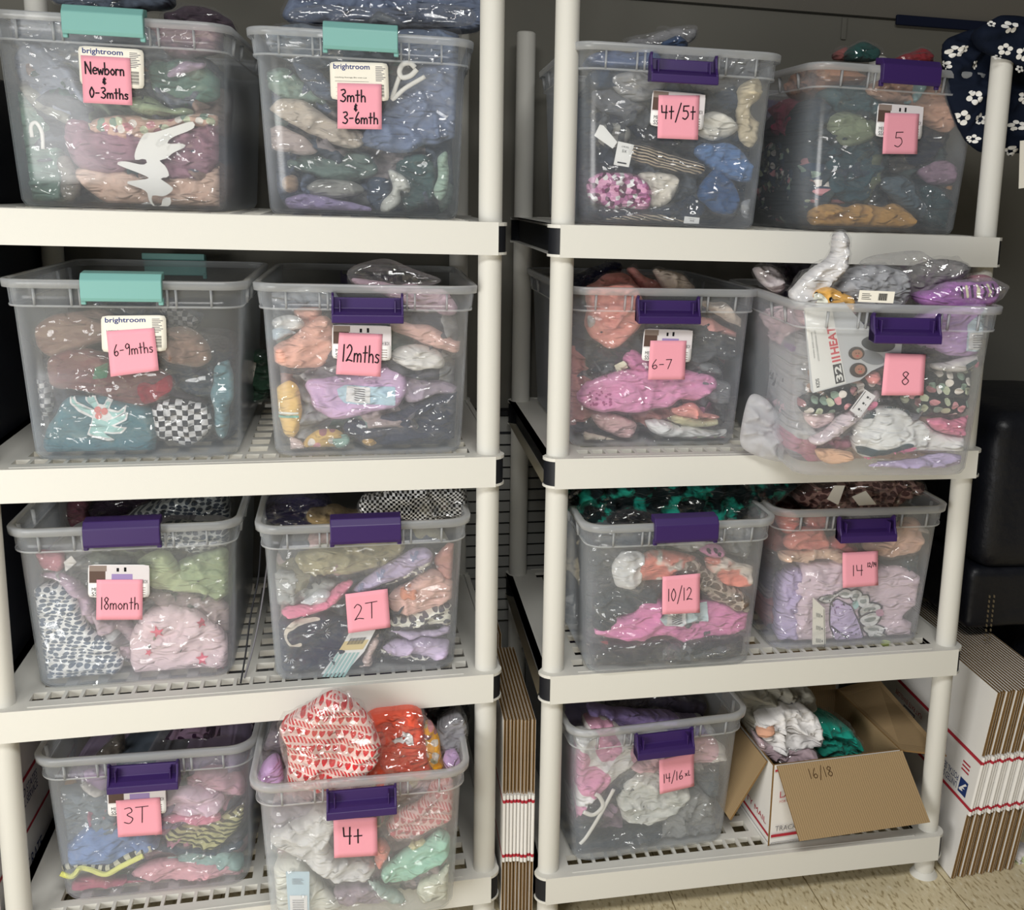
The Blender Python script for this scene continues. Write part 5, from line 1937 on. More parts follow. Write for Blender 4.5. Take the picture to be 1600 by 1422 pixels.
filler('8', '#74707a', '#8a8488', 0.26)
z = ZT['8']
extra_bag(ALIAS['smk'], pts('620,200 700,160 960,130 1010,185 1180,190 1220,225 1170,300 900,330 700,260', z))
extra_bag(ALIAS['leg'], pts('940,330 1150,290 1300,270 1400,310 1425,330 1380,360 1360,410 960,410', z), 0.006)
W_ = ALIAS['wh']
for P, c, lb in (('725,950 730,918 850,930 935,990 920,1005 850,960', '#3f5058', 'dark green collar stripe'), ('625,1185 640,1150 770,1165 880,1130 905,1150 770,1200', '#3f5058', 'dark green hem stripe'), ('622,1205 770,1200 900,1152 920,1165 780,1222', '#e8689a', 'pink hem stripe'), ('650,990 720,960 710,1000 645,1015', '#3f5058', 'dark cuff stripe'), ('680,965 700,925 730,920 722,955', '#e8689a', 'pink collar stripe')):
    decal(W_, pts(P, z), c, 'stripe', label=lb)
decal(ALIAS['cuff'], pts('1185,728 1245,698 1248,720 1190,756', z), '#466464', 'cuff_stripe', smooth=False, label='dark teal cuff')
tg = decal(ALIAS['jac'], pts('1195,520 1300,425 1318,450 1290,660 1180,655', z), '#b8d0e0', 'swing_tag', lift=0.004, smooth=False, thick=True, label='pale blue swing tag')
decal(ALIAS['jac'], pts('1200,560 1290,558 1284,650 1190,645', z), '#dcdcd8', 'price_sticker', lift=0.0052, smooth=False, thick=True, label='white price sticker')
for k in range(6):
    decal(ALIAS['jac'], pts('%d,%d %d,%d %d,%d %d,%d' % (1212, 572 + 12 * k, 1270, 571 + 12 * k, 1270, 576 + 12 * k, 1212, 577 + 12 * k), z), '#77777c', 'barcode', lift=0.0062, smooth=False)
for cx, cy, r in ((413, 358, 14), (487, 388, 13), (560, 352, 10)):
    decal(ALIAS['plush'], [z((cx + r * math.cos(a), cy + r * math.sin(a))) for a in np.linspace(0, 6.28, 9)[:-1]], '#101010', 'eye', label='black spot', step=0.003)
decal(ALIAS['plush'], pts('400,372 440,360 470,400 440,420 405,410', z), '#ffe9b8', 'muzzle', label='cream muzzle', step=0.003)
for k in range(7):
    x = 1165 + 26 * k
    decal(ALIAS['leg'], pts('%d,%d %d,%d %d,%d %d,%d' % (x, 322 - k * 2, x + 12, 318 - k * 2, x + 20, 385 - k * 2, x + 8, 390 - k * 2), z), '#efe0a0' if k % 2 else '#4a2f58', 'print', smooth=False)
o, fr_, Mt = plate('8', 'price_tag', 'cream price tag with a barcode above the rim', '#e6e0d0', pts('640,342 822,350 812,410 630,402', z), -0.035, 'Y0.0', mat=m_card, cat='tag')
cT = Card(fr_, pts('640,342 822,350 812,410 630,402', z), -0.0352)
mb = MB()
for k in range(14):
    cT.rect(mb, (.55 + .018 * k, .2), (.558 + .018 * k + .004 * (k % 3), .8), .0005, 0)
for k in range(4):
    cT.rect(mb, (.08, .25 + .15 * k), (.35 - .05 * (k % 2), .29 + .15 * k), .0005, 0)
me = mb.me('tag_print', [m_ink])
me.transform(inv(Mt))
link('tag_print', me, o)
# the printed packet
pk_pts = pts('352,432 560,405 660,520 860,600 850,690 700,760 640,808 398,874 388,860', z)
o, fr_, Mt = plate('8', 'underwear_packet', 'white and grey packet of kids thermal underwear with red lettering', '#d8d8d6', pk_pts, 0.0045, cat='packet', th=0.004, mat=pbr('packet_grey', '#c4c6c9', .45, .4))
mb = MB()
c1 = Card(fr_, pts('352,432 520,425 600,812 400,870', z), 0.0043)
packm = [pbr('packet_white', '#e9e8e4', .45, .4), pbr('packet_red', '#cf3a48', .5), m_ink, pbr('packet_navy', '#171b24', .5), pbr('packet_skin', '#a8745c', .6), pbr('packet_hair', '#33241e', .6), pbr('packet_shirt', '#85888e', .5)]
c1.rect(mb, (0, 0), (.84, 1), .0004, 0)
# lettering reads from the bottom to the top along the packet
cV = Card(fr_, pts('352,432 400,870 600,812 520,425', z), 0.0041)
cV.c = fr_.px(pts('355,440 520,428 598,812 403,868', z), 0.0041)


def vert_text(txt, s0, s1, t0, t1, mi, lift=.0004):
    V, F = text_geo(txt)
    S = s1 - V[:, 1] * (s1 - s0)
    T = t0 + V[:, 0] * (t1 - t0)
    mb.add(cV.world(S, T, lift), F, mi)


cV.rect(mb, (.58, .02), (.82, .27), .0003, 2)
vert_text('32', .61, .79, .04, .25, 0, .0008)
vert_text('HEAT', .58, .82, .40, .76, 1)
cV.rect(mb, (.58, .30), (.82, .325), .0004, 1)
cV.rect(mb, (.58, .345), (.82, .37), .0004, 1)
vert_text('KIDS', .07, .17, .04, .15, 2)
vert_text('LONG UNDERWEAR SET', .20, .25, .36, .74, 2)
vert_text('WARM BASE LAYER', .10, .14, .40, .72, 2)


def blob(cx, cy, rx, ry, mi, lift, rot=0.0):
    P = [z((cx + rx * math.cos(a) * math.cos(rot) - ry * math.sin(a) * math.sin(rot), cy + rx * math.cos(a) * math.sin(rot) + ry * math.sin(a) * math.cos(rot))) for a in np.linspace(0, 6.283, 25)[:-1]]
    uv = fr_.px(P, 0.0040)
    mb.add(fr_.world(uv, np.full(len(uv), 0.0040 - lift)), [tuple(range(len(uv)))], mi)


blob(735, 620, 88, 42, 3, .0002, 0.1)
blob(700, 690, 68, 34, 6, .0003, 0.3)
blob(622, 668, 42, 34, 5, .0004)
blob(626, 672, 28, 24, 4, .0006)
blob(632, 755, 46, 38, 5, .0004)
blob(640, 752, 27, 25, 4, .0006)
for x, y in ((620, 668), (634, 668), (634, 750), (647, 750)):
    blob(x, y, 3, 3, 2, .0009)
blob(627, 682, 8, 3, 1, .0009)
blob(641, 763, 8, 3, 1, .0009)
me = mb.me('packet_print', packm)
me.transform(inv(Mt))
link('packet_print', me, o)
o, fr_, Mt = plate('8', 'garment_card', 'white card with black marks on the pink sleeve', '#eae4e2', pts('588,962 668,855 722,890 640,1002', z), 0.0055, cat='card', mat=m_cardw)
cT = Card(fr_, pts('668,855 722,890 640,1002 588,962', z), 0.0053)
mb = MB()
cT.rect(mb, (.08, .1), (.13, .95), .0004, 0)
for k in range(3):
    cT.rect(mb, (.45, .2 + .28 * k), (.62, .28 + .28 * k), .0004, 0)
    cT.rect(mb, (.70, .22 + .28 * k), (.78, .26 + .28 * k), .0004, 0)
me = mb.me('card_print', [m_ink])
me.transform(inv(Mt))
link('card_print', me, o)
# ---- 10/12
items('10', '''
folded_shirt|coral tie dye shirt|#ee7a62|0.1|p=tie:#f0d2c6 |815,455 1000,430 1145,460 1045,520 1000,565 810,612
folded_shirt|white folded band of the tie dye shirt|#e4e0df|0|tf=0.016 ang=1.3|672,530 720,450 845,450 825,620 680,628
folded_shirt|coral tie dye bundle at the right|#f07a60|0.1|p=tie:#f0c8b8|1170,470 1300,465 1465,540 1400,625 1280,615 1200,545
folded_shirt|small pink shirt with black scrollwork|#d87cb4|0.2|id=scr tf=0.012|1125,430 1230,382 1305,440 1240,468
leopard_scarf|brown leopard print scarf|#b5a290|0|p=spots:#6a5648|1005,535 1130,468 1185,520 1300,620 1475,700 1462,768 1350,755 1180,675 1050,560
folded_pants|charcoal folded pants|#4c5258|0.2|ang=0.15|560,720 660,650 950,598 950,690 740,765 620,805
folded_pants|dark charcoal cloth at the left|#40474c|0.4||555,800 750,775 725,855 560,880
folded_jersey|bright pink jersey with a pale blue tag|#e878b8|0|id=jer tb=0.05 ang=0.6|560,880 760,795 870,685 1000,715 1200,715 1455,770 1445,855 1200,905 1040,935 1000,885 740,935
folded_pants|black pants at the bottom|#3a4046|0.1|tb=0.06|552,985 700,945 1000,905 1400,895 1445,985 1200,1065 800,1105 720,1055 555,1135
folded_pants|grey folded pants in front of the black ones|#5c6268|0|tf=0.016|905,1025 1000,925 1220,945 1390,955 1200,1025 1000,1078
folded_sock|white crumpled sock|#d8d2c2|0|tf=0.010|1085,1075 1200,1018 1285,1050 1180,1088
folded_jacket|cream jacket at the left wall|#c4b694|0.2|fr=L tb=0.07|440,315 540,320 545,600 520,640 470,520
folded_shirt|black and white patterned cloth at the left wall|#5a5c60|0.3|fr=L tb=0.08 p=big:#b8b8b4:1.5|440,680 545,650 545,900 450,830
folded_shirt|maroon scrap at the lower left|#96404a|0.2|tf=0.01|565,930 650,918 645,965
folded_shirt|pale grey shirt behind the latch|#a5a5a2|0.7|tb=0.06|900,350 1200,345 1190,415 1020,425
folded_shirt|slate cloth under the rim|#565c64|1.1|tb=0.08|560,300 900,300 960,430 640,450
folded_shirt|smoky cloth at the upper right|#7a7c7e|1.0|tb=0.08|1200,300 1510,290 1480,480 1300,450
tropical_shirt|black and teal palm print shirt|#0c1a1c|0|fr=Y0.1 raw p=tropic:#1f8a78 tb=0.1 wr=1.6|400,60 900,40 1700,30 1580,150 1380,260 950,300 600,290 420,200
black_shirt|black shirt below the palm print|#17191d|0|fr=Y0.05 raw tb=0.05|640,240 760,190 960,240 940,300 640,300
''')
filler('10', '#545960', '#65686c', 0.27, 0.060, ['#4a4f56', '#65686c', '#3e4348', '#77767a', '#8a8478'])
z = ZT['10']
J = ALIAS['jer']
decal(J, pts('918,795 950,765 1195,715 1197,820 955,842', z), '#b8d2dc', 'swing_tag', lift=0.003, smooth=False, thick=True, label='pale blue swing tag')
decal(J, pts('965,772 1072,748 1066,832 955,838', z), '#e4e2dc', 'price_sticker', lift=0.0042, smooth=False, thick=True, label='white price sticker')
for k in range(6):
    decal(J, pts('%d,%d %d,%d %d,%d %d,%d' % (985, 784 + 9 * k, 1050, 772 + 9 * k, 1050, 776 + 9 * k, 985, 788 + 9 * k), z), '#66666c', 'barcode', lift=0.0054, smooth=False)
for cx, cy in ((1200, 430), (1235, 425), (1255, 445)):
    decal(ALIAS['scr'], pts(' '.join('%g,%g' % (cx + a, cy + b) for a, b in ((-12, -8), (0, -14), (12, -4), (4, 2), (10, 12), (-6, 10))), z), '#3c2440', step=0.003)
# ---- 14
items('14', '''
unicorn_shirt|pale pink shirt with a unicorn print|#f6bccd|0|id=uni tb=0.06 wr=0.8 ang=0.9|320,515 560,530 760,585 800,550 960,575 1002,640 992,750 860,830 965,870 955,960 850,1005 500,1012 285,1015 288,800
folded_shirt|lilac shirt at the left|#b5a2d0|0.3|ang=1.4 tb=0.06|180,585 300,555 310,700 290,985 160,985
folded_shirt|coral ball of cloth|#f07a66|0.1|ang=0.5|195,405 300,330 420,320 475,390 445,435 260,450
folded_shirt|deeper coral shirt behind the note|#d85e60|0.3||440,410 540,365 650,440 560,470
folded_shirt|pale peach long sleeve|#e8b494|0|tf=0.014|175,455 400,440 545,450 555,510 360,505 195,515
folded_shirt|peach shirt at the right|#e2ac90|0.2||655,425 850,330 940,255 995,300 995,430 900,475 760,465
folded_shirt|coral shirt under the left rim|#e06a58|0.7|tb=0.06|180,235 290,235 275,325 190,345
folded_shirt|second coral shirt under the rim|#e87260|0.6|tb=0.06|335,260 455,250 455,315 345,325
bagged_garment|cream package at the right rim|#c4b4ac|0.1|tf=0.012|950,290 1105,350 1085,372 975,335
folded_shirt|teal grey shirt at the right|#48585e|0.5|tb=0.07|760,520 960,465 1085,500 1065,630 920,570
folded_shirt|slate cloth low at the right|#5c646a|0.7|tb=0.08|960,640 1060,640 1030,980 960,990
leopard_scarf|rose leopard print scarf on top|#a08078|0|fr=Y0.08 raw p=spots:#5a403e tb=0.06|240,130 480,50 1000,40 1010,115 900,160 820,215 400,215
bagged_garment|dark red bundle in the left corner|#54201f|0|fr=Y0.12 raw tb=0.06|140,140 260,140 310,230 180,230
''')
filler('14', '#6c6a70', '#7c7a7e', 0.26)
z = ZT['14']
U = ALIAS['uni']
# unicorn head: lavender face, dark outline, braided mane, horn
ink = '#4c4650'
decal(U, pts('470,745 520,725 590,760 640,850 690,1005 520,1008 490,960 465,880', z), ink, 'print', lift=0.0010, smooth=False, label='dark outline of the unicorn head')
decal(U, pts('478,752 520,732 585,765 632,852 680,1000 525,1003 497,955 472,878', z), '#c4aede', 'print', lift=0.0016, smooth=False, label='lavender unicorn head')
decal(U, pts('495,905 510,915 508,922 490,912', z), ink, 'print', lift=0.0022, smooth=False)
decal(U, pts('470,885 480,880 640,1000 625,1003', z), ink, 'print', lift=0.0022, smooth=False)
for P in ('400,730 440,700 520,690 500,725 450,752', '510,690 560,668 600,690 570,720 530,715', '575,690 620,670 660,700 640,740 600,735', '635,720 690,705 700,750 660,775 630,760', '640,780 700,750 770,770 760,800 690,810 650,830', '650,840 720,810 770,820 750,870 690,890 650,870', '660,890 730,880 790,900 760,930 690,930', '690,930 760,915 815,960 800,990 740,985'):
    Q = np.array(pts(P))
    c = Q.mean(0)
    decal(U, [z(p) for p in c + (Q - c) * 1.12], ink, 'print', lift=0.0018)
    decal(U, [z(p) for p in c + (Q - c) * 0.92], '#efe6ea', 'print', lift=0.0026, label='white mane lock')
    decal(U, [z(p) for p in c + (Q - c) * np.array([0.55, 0.35])], '#8d9490', 'print', lift=0.0032, step=0.003, label='grey mane shade')
decal(U, pts('595,745 625,735 635,765 605,780', z), '#9fd0cc', 'print', lift=0.0034, label='aqua bow')
decal(U, pts('740,800 775,790 785,825 750,830', z), '#c88aa8', 'print', lift=0.0034, label='pink flower')
decal(U, pts('770,975 815,970 820,995 775,1000', z), '#b8cc6a', 'print', lift=0.0034, label='green leaf')
rn = random.Random(8)
for k in range(9):
    cx, cy = 490 + 45 * rn.random(), 745 + 65 * rn.random()
    decal(U, [z((cx + 5 * math.cos(a), cy + 5 * math.sin(a))) for a in np.linspace(0, 6.28, 7)[:-1]], '#9a6aa8', 'print', lift=0.0022, step=0.003)
o, fr_, Mt = plate('14', 'size_card', 'cream size card tucked along the unicorn shirt', '#ece4d2', pts('372,720 442,785 445,1012 368,1008', z), 0.0052, cat='card', mat=m_card)
cT = Card(fr_, pts('372,770 440,790 445,1012 368,1008', z), 0.0050)
mb = MB()
for k in range(3):
    t = .12 + .32 * k
    for j in range(4):
        cT.rect(mb, (.30 + .10 * j, t), (.34 + .10 * j, t + .10), .0005, 0)
    cT.rect(mb, (.72, t + .02), (.80, t + .07), .0005, 0)
cT.rect(mb, (.93, 0), (.97, 1.0), .0005, 0)
me = mb.me('card_print', [m_ink])
me.transform(inv(Mt))
link('card_print', me, o)
for P, lb in (('455,150 500,70 560,70 520,182', 'left white swing tag on the rose leopard scarf'), ('600,135 680,100 742,180 640,186', 'right white swing tag on the rose leopard scarf')):
    plate('14', 'swing_tag', lb, '#e2d6d0', pts(P, z), 0.055, 'Y0.0', cat='tag', mat=m_card)
# ---- 14/16
items('1416', '''
spotted_blanket|pink and white spotted blanket|#eed6d4|0.1|p=big:#d884ae tb=0.06 ang=0.8|435,640 500,330 860,400 850,490 640,655 480,850 435,800
folded_shirt|pink and cream top under the latch|#e8cfc8|0.2|p=big:#e0a8b4:0.8|820,500 1050,420 1300,345 1395,485 1200,505 1000,535 870,555
knit_sweater|white knit sweater with small grey marks|#dcdcce|0|p=mottle:#b4b6ac:1.6 ang=0.3 tb=0.05|735,705 850,585 990,545 1155,650 1165,705 1060,795 900,865 795,835
bagged_garment|black shirt in a clear bag|#474e58|0.4|tb=0.07|530,780 820,490 870,560 700,690 570,950 490,900
folded_pants|grey canvas pants|#8a8c8a|0.1|tb=0.06|955,965 1060,825 1200,685 1285,715 1315,860 1315,955 1150,995 1000,1005
folded_jeans|black jeans|#3c444c|0|tb=0.05|490,1005 720,935 980,865 1015,920 900,995 700,1075 540,1130
folded_shirt|pink lilac cloth at the left wall|#cc9ab8|0.4|tb=0.06|430,430 520,450 505,570 430,620
folded_shirt|charcoal cloth at the right wall|#565d62|0.7|tb=0.08|1180,520 1420,480 1390,800 1290,720
lilac_shirt|lilac folded shirt on top|#a894d4|0|fr=Y0.06 raw tb=0.05|560,175 760,210 1110,230 1060,260 800,300 590,250
folded_shirt|pink and white shirt in the left corner|#dca4bc|0|fr=Y0.04 raw p=big:#f0e6e4:1.6 tb=0.05|540,240 680,240 770,310 560,350
bagged_garment|smoky violet bag at the back|#45404e|0|fr=Y0.14 raw tb=0.1|620,140 1000,90 1290,130 1220,240 820,230
''')
filler('1416', '#62686e', '#74787c', 0.24)
z = ZT['1416']
tube('1416', 'hanger_hook', 'white plastic hanger hook', None, pts('540,795 600,812 655,760 635,705 610,690', z), 0.0045, 0.009, mat=m_hanger, cat='hanger')
tube('1416', 'hanger_strap', 'white strap edge of the clear bag', None, pts('520,985 560,940 640,810 720,660', z), 0.004, 0.010, mat=m_hanger, cat='hanger')
# ------------------------------------------------------------------ cardboard box with clothes
m_kraft = pbr('kraft', '#a38b69', 0.85, 0.1, bump=0.25, bscale=260, var=0.10, vscale=14)
m_kraftd = pbr('kraft_edge', '#8a6d47', 0.9, 0.1, bump=0.6, bscale=900, var=0.25, vscale=300)
m_boxw = pbr('box_white', '#e6e3de', 0.6, 0.25, bump=0.05, bscale=200)
m_red = pbr('box_red', '#b0303c', 0.6, 0.2)
m_pnavy = pbr('box_navy', '#25386a', 0.6, 0.2)


def kraft_corr():
    m, N, L = newmat('kraft_corrugated')
    o = N.new('ShaderNodeOutputMaterial')
    b = N.new('ShaderNodeBsdfPrincipled')
    L.new(b.outputs[0], o.inputs[0])
    b.inputs['Roughness'].default_value = 0.85
    b.inputs['Specular IOR Level'].default_value = 0.1
    tc = N.new('ShaderNodeTexCoord')
    w = N.new('ShaderNodeTexWave')
    w.inputs['Scale'].default_value = 60
    w.inputs['Distortion'].default_value = 0.6
    L.new(tc.outputs['UV'], w.inputs[0])
    n = N.new('ShaderNodeTexNoise')
    n.inputs['Scale'].default_value = 400
    L.new(tc.outputs['UV'], n.inputs[0])
    mx = N.new('ShaderNodeMix')
    mx.data_type = 'RGBA'
    mx.inputs[6].default_value = (*lin('#9a8260'), 1)
    mx.inputs[7].default_value = (*lin('#a88f6c'), 1)
    L.new(w.outputs[0], mx.inputs[0])
    L.new(mx.outputs[2], b.inputs['Base Color'])
    bp = N.new('ShaderNodeBump')
    bp.inputs['Strength'].default_value = 0.3
    bp.inputs['Distance'].default_value = 0.001
    L.new(w.outputs[0], bp.inputs['Height'])
    L.new(bp.outputs[0], b.inputs['Normal'])
    return m


m_corr = kraft_corr()


def slab(c4, th, name, mats, parent, M, both=True):
    """thin board from 4 corners (local coords, counter-clockwise seen from its inside face)"""
    c = np.array(c4, float)
    n = np.cross(c[1] - c[0], c[3] - c[0])
    n /= np.linalg.norm(n)
    V = np.vstack([c, c - n * th])
    F = [(0, 1, 2, 3), (7, 6, 5, 4), (0, 4, 5, 1), (1, 5, 6, 2), (2, 6, 7, 3), (3, 7, 4, 0)]
    du, dv = np.linalg.norm(c[1] - c[0]), np.linalg.norm(c[3] - c[0])
    uv = np.array([(0, 0), (du, 0), (du, dv), (0, dv)] * 2)
    me = me_new(name, V, F, mats, False, uv, midx=[0, 1, 2, 2, 2, 2], recalc=False)
    return link(name, me, parent)


zf = LEVELS[3]
A_ = hit(1202, 1322, 2, zf)
B_ = hit(1395, 1294, 2, zf)
C_ = hit(1165, 1268, 2, zf)
ang = math.atan2(B_[1] - A_[1], B_[0] - A_[0])
bw = float(np.linalg.norm(B_[:2] - A_[:2]))
bd, bh, th = 0.30, 0.185, 0.004
MBX = Matrix.Translation((A_[0], A_[1], zf + 0.0008)) @ Matrix.Rotation(ang, 4, 'Z')
bx = thing('cardboard_box', MBX, 'open white postage box with brown inside flaps on the bottom shelf', 'box')
# walls: outside white, inside kraft
mats3 = [m_corr, m_boxw, m_kraftd]
slab([(bw, 0, 0), (0, 0, 0), (0, 0, bh), (bw, 0, bh)], -th, 'front_wall', [m_boxw, m_corr, m_kraftd], bx, MBX)
slab([(0, 0, 0), (0, bd, 0), (0, bd, bh), (0, 0, bh)], th, 'left_wall', [m_corr, m_boxw, m_kraftd], bx, MBX)
slab([(bw, bd, 0), (bw, 0, 0), (bw, 0, bh), (bw, bd, bh)], th, 'right_wall', [m_corr, m_boxw, m_kraftd], bx, MBX)
slab([(0, bd, 0), (bw, bd, 0), (bw, bd, bh), (0, bd, bh)], th, 'back_wall', [m_corr, m_boxw, m_kraftd], bx, MBX)
slab([(0, 0, 0.0), (bw, 0, 0.0), (bw, bd, 0.0), (0, bd, 0.0)], -th, 'base', [m_corr, m_boxw, m_kraftd], bx, MBX)
MBi = np.array(inv(MBX))


def boxpt(px, py, n, c):
    o = MBi[:3, :3] @ CAM + MBi[:3, 3]
    d = MBi[:3, :3] @ ray(px, py)
    n = np.array(n, float)
    return o + d * ((c - n @ o) / (n @ d))


# front flap: hinged at the top front edge, hanging out towards the room
h0 = np.array([0.004, -0.004, bh])
h1 = np.array([bw + 0.004, -0.004, bh])
fa = math.radians(62)
fl = 0.150
dn = np.array([0.028, -math.cos(fa) * fl, -math.sin(fa) * fl])
fp = slab([h0 + dn, h1 + dn + np.array([0.010, 0, 0]), h1, h0], 0.004, 'front_flap', [m_corr, m_corr, m_kraftd], bx, MBX)
fp['label'] = 'brown front flap with faint pencilled writing'
# left flap hangs down outside, right flap stands out, back flap up
lf = slab([(-0.010, 0.02, bh), (-0.010, bd - 0.02, bh), (-0.085, bd - 0.03, bh - 0.125), (-0.085, 0.02, bh - 0.125)], 0.004, 'left_flap', [m_corr, m_boxw, m_kraftd], bx, MBX)
rf = slab([(bw + 0.004, bd, bh), (bw + 0.004, 0.0, bh), (bw + 0.110, -0.01, bh - 0.020), (bw + 0.110, bd, bh + 0.02)], 0.004, 'right_flap', [m_corr, m_corr, m_kraftd], bx, MBX)
bf = slab([(0, bd, bh), (bw, bd, bh), (bw, bd + 0.04, bh + 0.13), (0, bd + 0.04, bh + 0.13)], 0.004, 'back_flap', [m_corr, m_boxw, m_kraftd], bx, MBX)
# printing on the white walls
frB = Frame(MBX, 'Y', 0.0)


class LC:
    """card given directly by 4 world corners TL TR BR BL plus an outward normal"""

    def __init__(s, c, n):
        s.c, s.n = np.array(c, float), np.array(n, float) / np.linalg.norm(n)

    def world(s, S, T, lift=0.0):
        S, T = np.asarray(S, float)[:, None], np.asarray(T, float)[:, None]
        tl, tr, br, bl = s.c
        return (bl * (1 - S) + br * S) * (1 - T) + (tl * (1 - S) + tr * S) * T + s.n * lift

    rect = Card.rect


front = LC([(0, -th, bh), (bw, -th, bh), (bw, -th, 0), (0, -th, 0)], (0, -1, 0))
mb = MB()
front.rect(mb, (0, .115), (1, .150), .0006, 0)
front.rect(mb, (0, .045), (1, .052), .0006, 2)
front.rect(mb, (0, .93), (1, .955), .0006, 0)
print_text(front, mb, 'TRACKED * INSURED', .03, .52, .19, .255, .0007, 2)
print_text(front, mb, 'LARGE FLAT RATE', .05, .62, .60, .68, .0007, 0)
print_text(front, mb, 'FOR DOMESTIC AND INTERNATIONAL USE', .05, .55, .54, .57, .0007, 0)
front.rect(mb, (.10, .78), (.30, .90), .0006, 1)
me = mb.me('box_print', [m_red, m_pnavy, m_inkgrey])
link('box_print', me, bx)
left = LC([(-th, bd, bh), (-th, 0, bh), (-th, 0, 0), (-th, bd, 0)], (-1, 0, 0))
mb = MB()
left.rect(mb, (0, .115), (1, .150), .0006, 0)
left.rect(mb, (0, .045), (1, .052), .0006, 2)
print_text(left, mb, 'PRIORITY MAIL', .30, .95, .22, .29, .0007, 0)
link('box_print', mb.me('box_print', [m_red, m_pnavy, m_inkgrey]), bx)
# pencilled size on the flap
ff = LC([h0 + 0, h1 + 0, h1 + dn + np.array([0.010, 0, 0]), h0 + dn], np.cross(h1 - h0, dn) * (1 if np.cross(h1 - h0, dn)[1] < 0 else -1))
mb = MB()


class _H:
    pass


hc = _H()
hc.c = ff.c[:, [0, 2]]
hc.world = ff.world
hw = handwriting(hc, [('16/18', .22, .40, .78, .13)], pbr('pencil', '#55402a', .8, .1), Matrix(), wid=0.012, lift=0.0006)
link('handwriting', hw, fp)
zb = ZT['box']
WB = 'in the open cardboard box'


def boxed(name, desc, col, d, P, **k):
    return garment('box', name, desc, col, 0, pts(P, zb), fr=Frame(MBX, 'Y', d), where=WB, raw=True, **k)


boxed('folded_pants', 'olive grey folded pants', '#98958a', 0.12, '140,120 280,110 480,120 515,175 470,240 290,300 200,360 150,300', film=False, tb=0.1, wr=1.5)
boxed('folded_shirt', 'white crumpled shirt', '#e8e5e3', 0.06, '230,300 330,245 470,230 525,300 535,390 480,430 330,450 240,400', film=False, tb=0.1, wr=1.5)
boxed('folded_shirt', 'teal green shirt in a clear bag', '#1f9a86', 0.09, '510,310 560,285 660,310 740,390 770,450 600,480 500,440', tb=0.1, wr=1.6)
boxed('folded_shirt', 'lilac and blush cloth under the white shirt', '#c7b0b8', 0.05, '215,365 300,420 420,430 520,445 500,500 300,510 230,440', tb=0.08)
boxed('folded_shirt', 'peach trim beside the white shirt', '#d9a58a', 0.055, '205,350 290,310 300,340 240,375', film=False, tf=0.01)


# ------------------------------------------------------------------ flattened postage boxes
def flat_box(Lh, ZH, z0, z1, t, seed):
    """pieces of one folded-flat box standing on edge: x across, y along, z up"""
    rn = random.Random(seed)
    body = MB()
    # folded body: two skins joined by a rounded fold at the front
    n = 6
    P = [(-t * .46, Lh)] + [(-t * .46 * math.cos(math.pi * i / n) if True else 0, 0.004 - 0.004 * math.sin(math.pi * i / n)) for i in range(n + 1)] + [(t * .46, Lh)]
    body.prism(P, z0, z1)
    flaps = []
    for s in (-1, 1):
        x0, x1 = (-t * .42, -t * .12) if s < 0 else (t * .12, t * .42)
        for top in (0, 1):
            f = MB()
            j = rn.uniform(0, 0.004)
            a, b = (0.0, z0) if not top else (z1, ZH)
            # white liners either side of a brown fluted core
            xs = [x0, x0 + (x1 - x0) * .16, x1 - (x1 - x0) * .16, x1]
            for k in range(3):
                f.box((xs[k], 0.006 + j, a), (xs[k + 1], Lh, b - (0.001 if top else 0)), 1 if k == 1 else (0 if (k == 0) == (s < 0) else 1))
            flaps.append(f.me('flap', [m_boxw, m_kraftd]))
    red = MB()
    for za, zb_ in ((z0 + 0.010, z0 + 0.0165), (z1 - 0.0165, z1 - 0.010)):
        Q = [(x * 1.03, y - 0.0003) for x, y in P]
        red.prism(Q, za, zb_)
    return body.me('fold_panel', m_boxw), flaps, red.me('red_stripe', m_red)


def box_stack(label, group, place, count, Lh, ZH, z0, z1, t):
    kinds = [flat_box(Lh, ZH, z0, z1, t, s) for s in range(3)]
    proto = []
    out = []
    for i in range(count):
        M = place(i)
        k = kinds[i % 3]
        if i < 3:
            th_ = thing('flattened_box', M, label(i), 'box', group)
            p = link('fold_panel', k[0], th_)
            link('red_stripe', k[2], p)['label'] = 'red printed stripe'
            for f in k[1]:
                link('flap', f, th_)
            proto.append(th_)
        else:
            src = proto[i % 3]
            th_ = src.copy()
            COL.objects.link(th_)
            th_.matrix_world = M
            WM[th_.name] = M
            th_['label'] = label(i)
            for ch in src.children:
                c = ch.copy()
                COL.objects.link(c)
                c.parent = th_
                for g in ch.children:
                    d = g.copy()
                    COL.objects.link(d)
                    d.parent = c
        out.append((th_, M))
    return out


# between the two units
rn = random.Random(3)
T1 = 0.0070


def place_mid(i):
    return Matrix.Translation((-0.0835 + T1 * (i + .5), 0.035 + rn.uniform(0, 0.006) - 0.001 * i, 0.0))


mid = box_stack(lambda i: 'flattened white postage box standing in the stack between the shelving units', 'flat boxes between the units', place_mid, 9, 0.36, 0.437, 0.134, 0.279, T1)
# the taller pair standing behind them
back5 = box_stack(lambda i: 'flattened white postage box standing behind the stack between the units', 'flat boxes behind the middle stack',
                  lambda i: Matrix.Translation((-0.079 + T1 * (i + .5), 0.41 + 0.004 * i, 0.0)), 5, 0.20, 0.450, 0.140, 0.285, T1)

# right stack leaning on the armchair, long white face towards the shelves
pA = hit(1488, 1378, 2, 0.0)
T2 = 0.0078
lean = math.radians(8.5)
yawR = math.radians(-2)


def place_right(i):
    M = Matrix.Translation((pA[0] + 0.004 + T2 * i * 1.03, pA[1] + 0.003 * (i % 3) + 0.0004 * i, 0.001 + T2 * 0.5 * math.sin(lean))) @ Matrix.Rotation(yawR, 4, 'Z') @ Matrix.Rotation(lean, 4, 'Y')
    return M


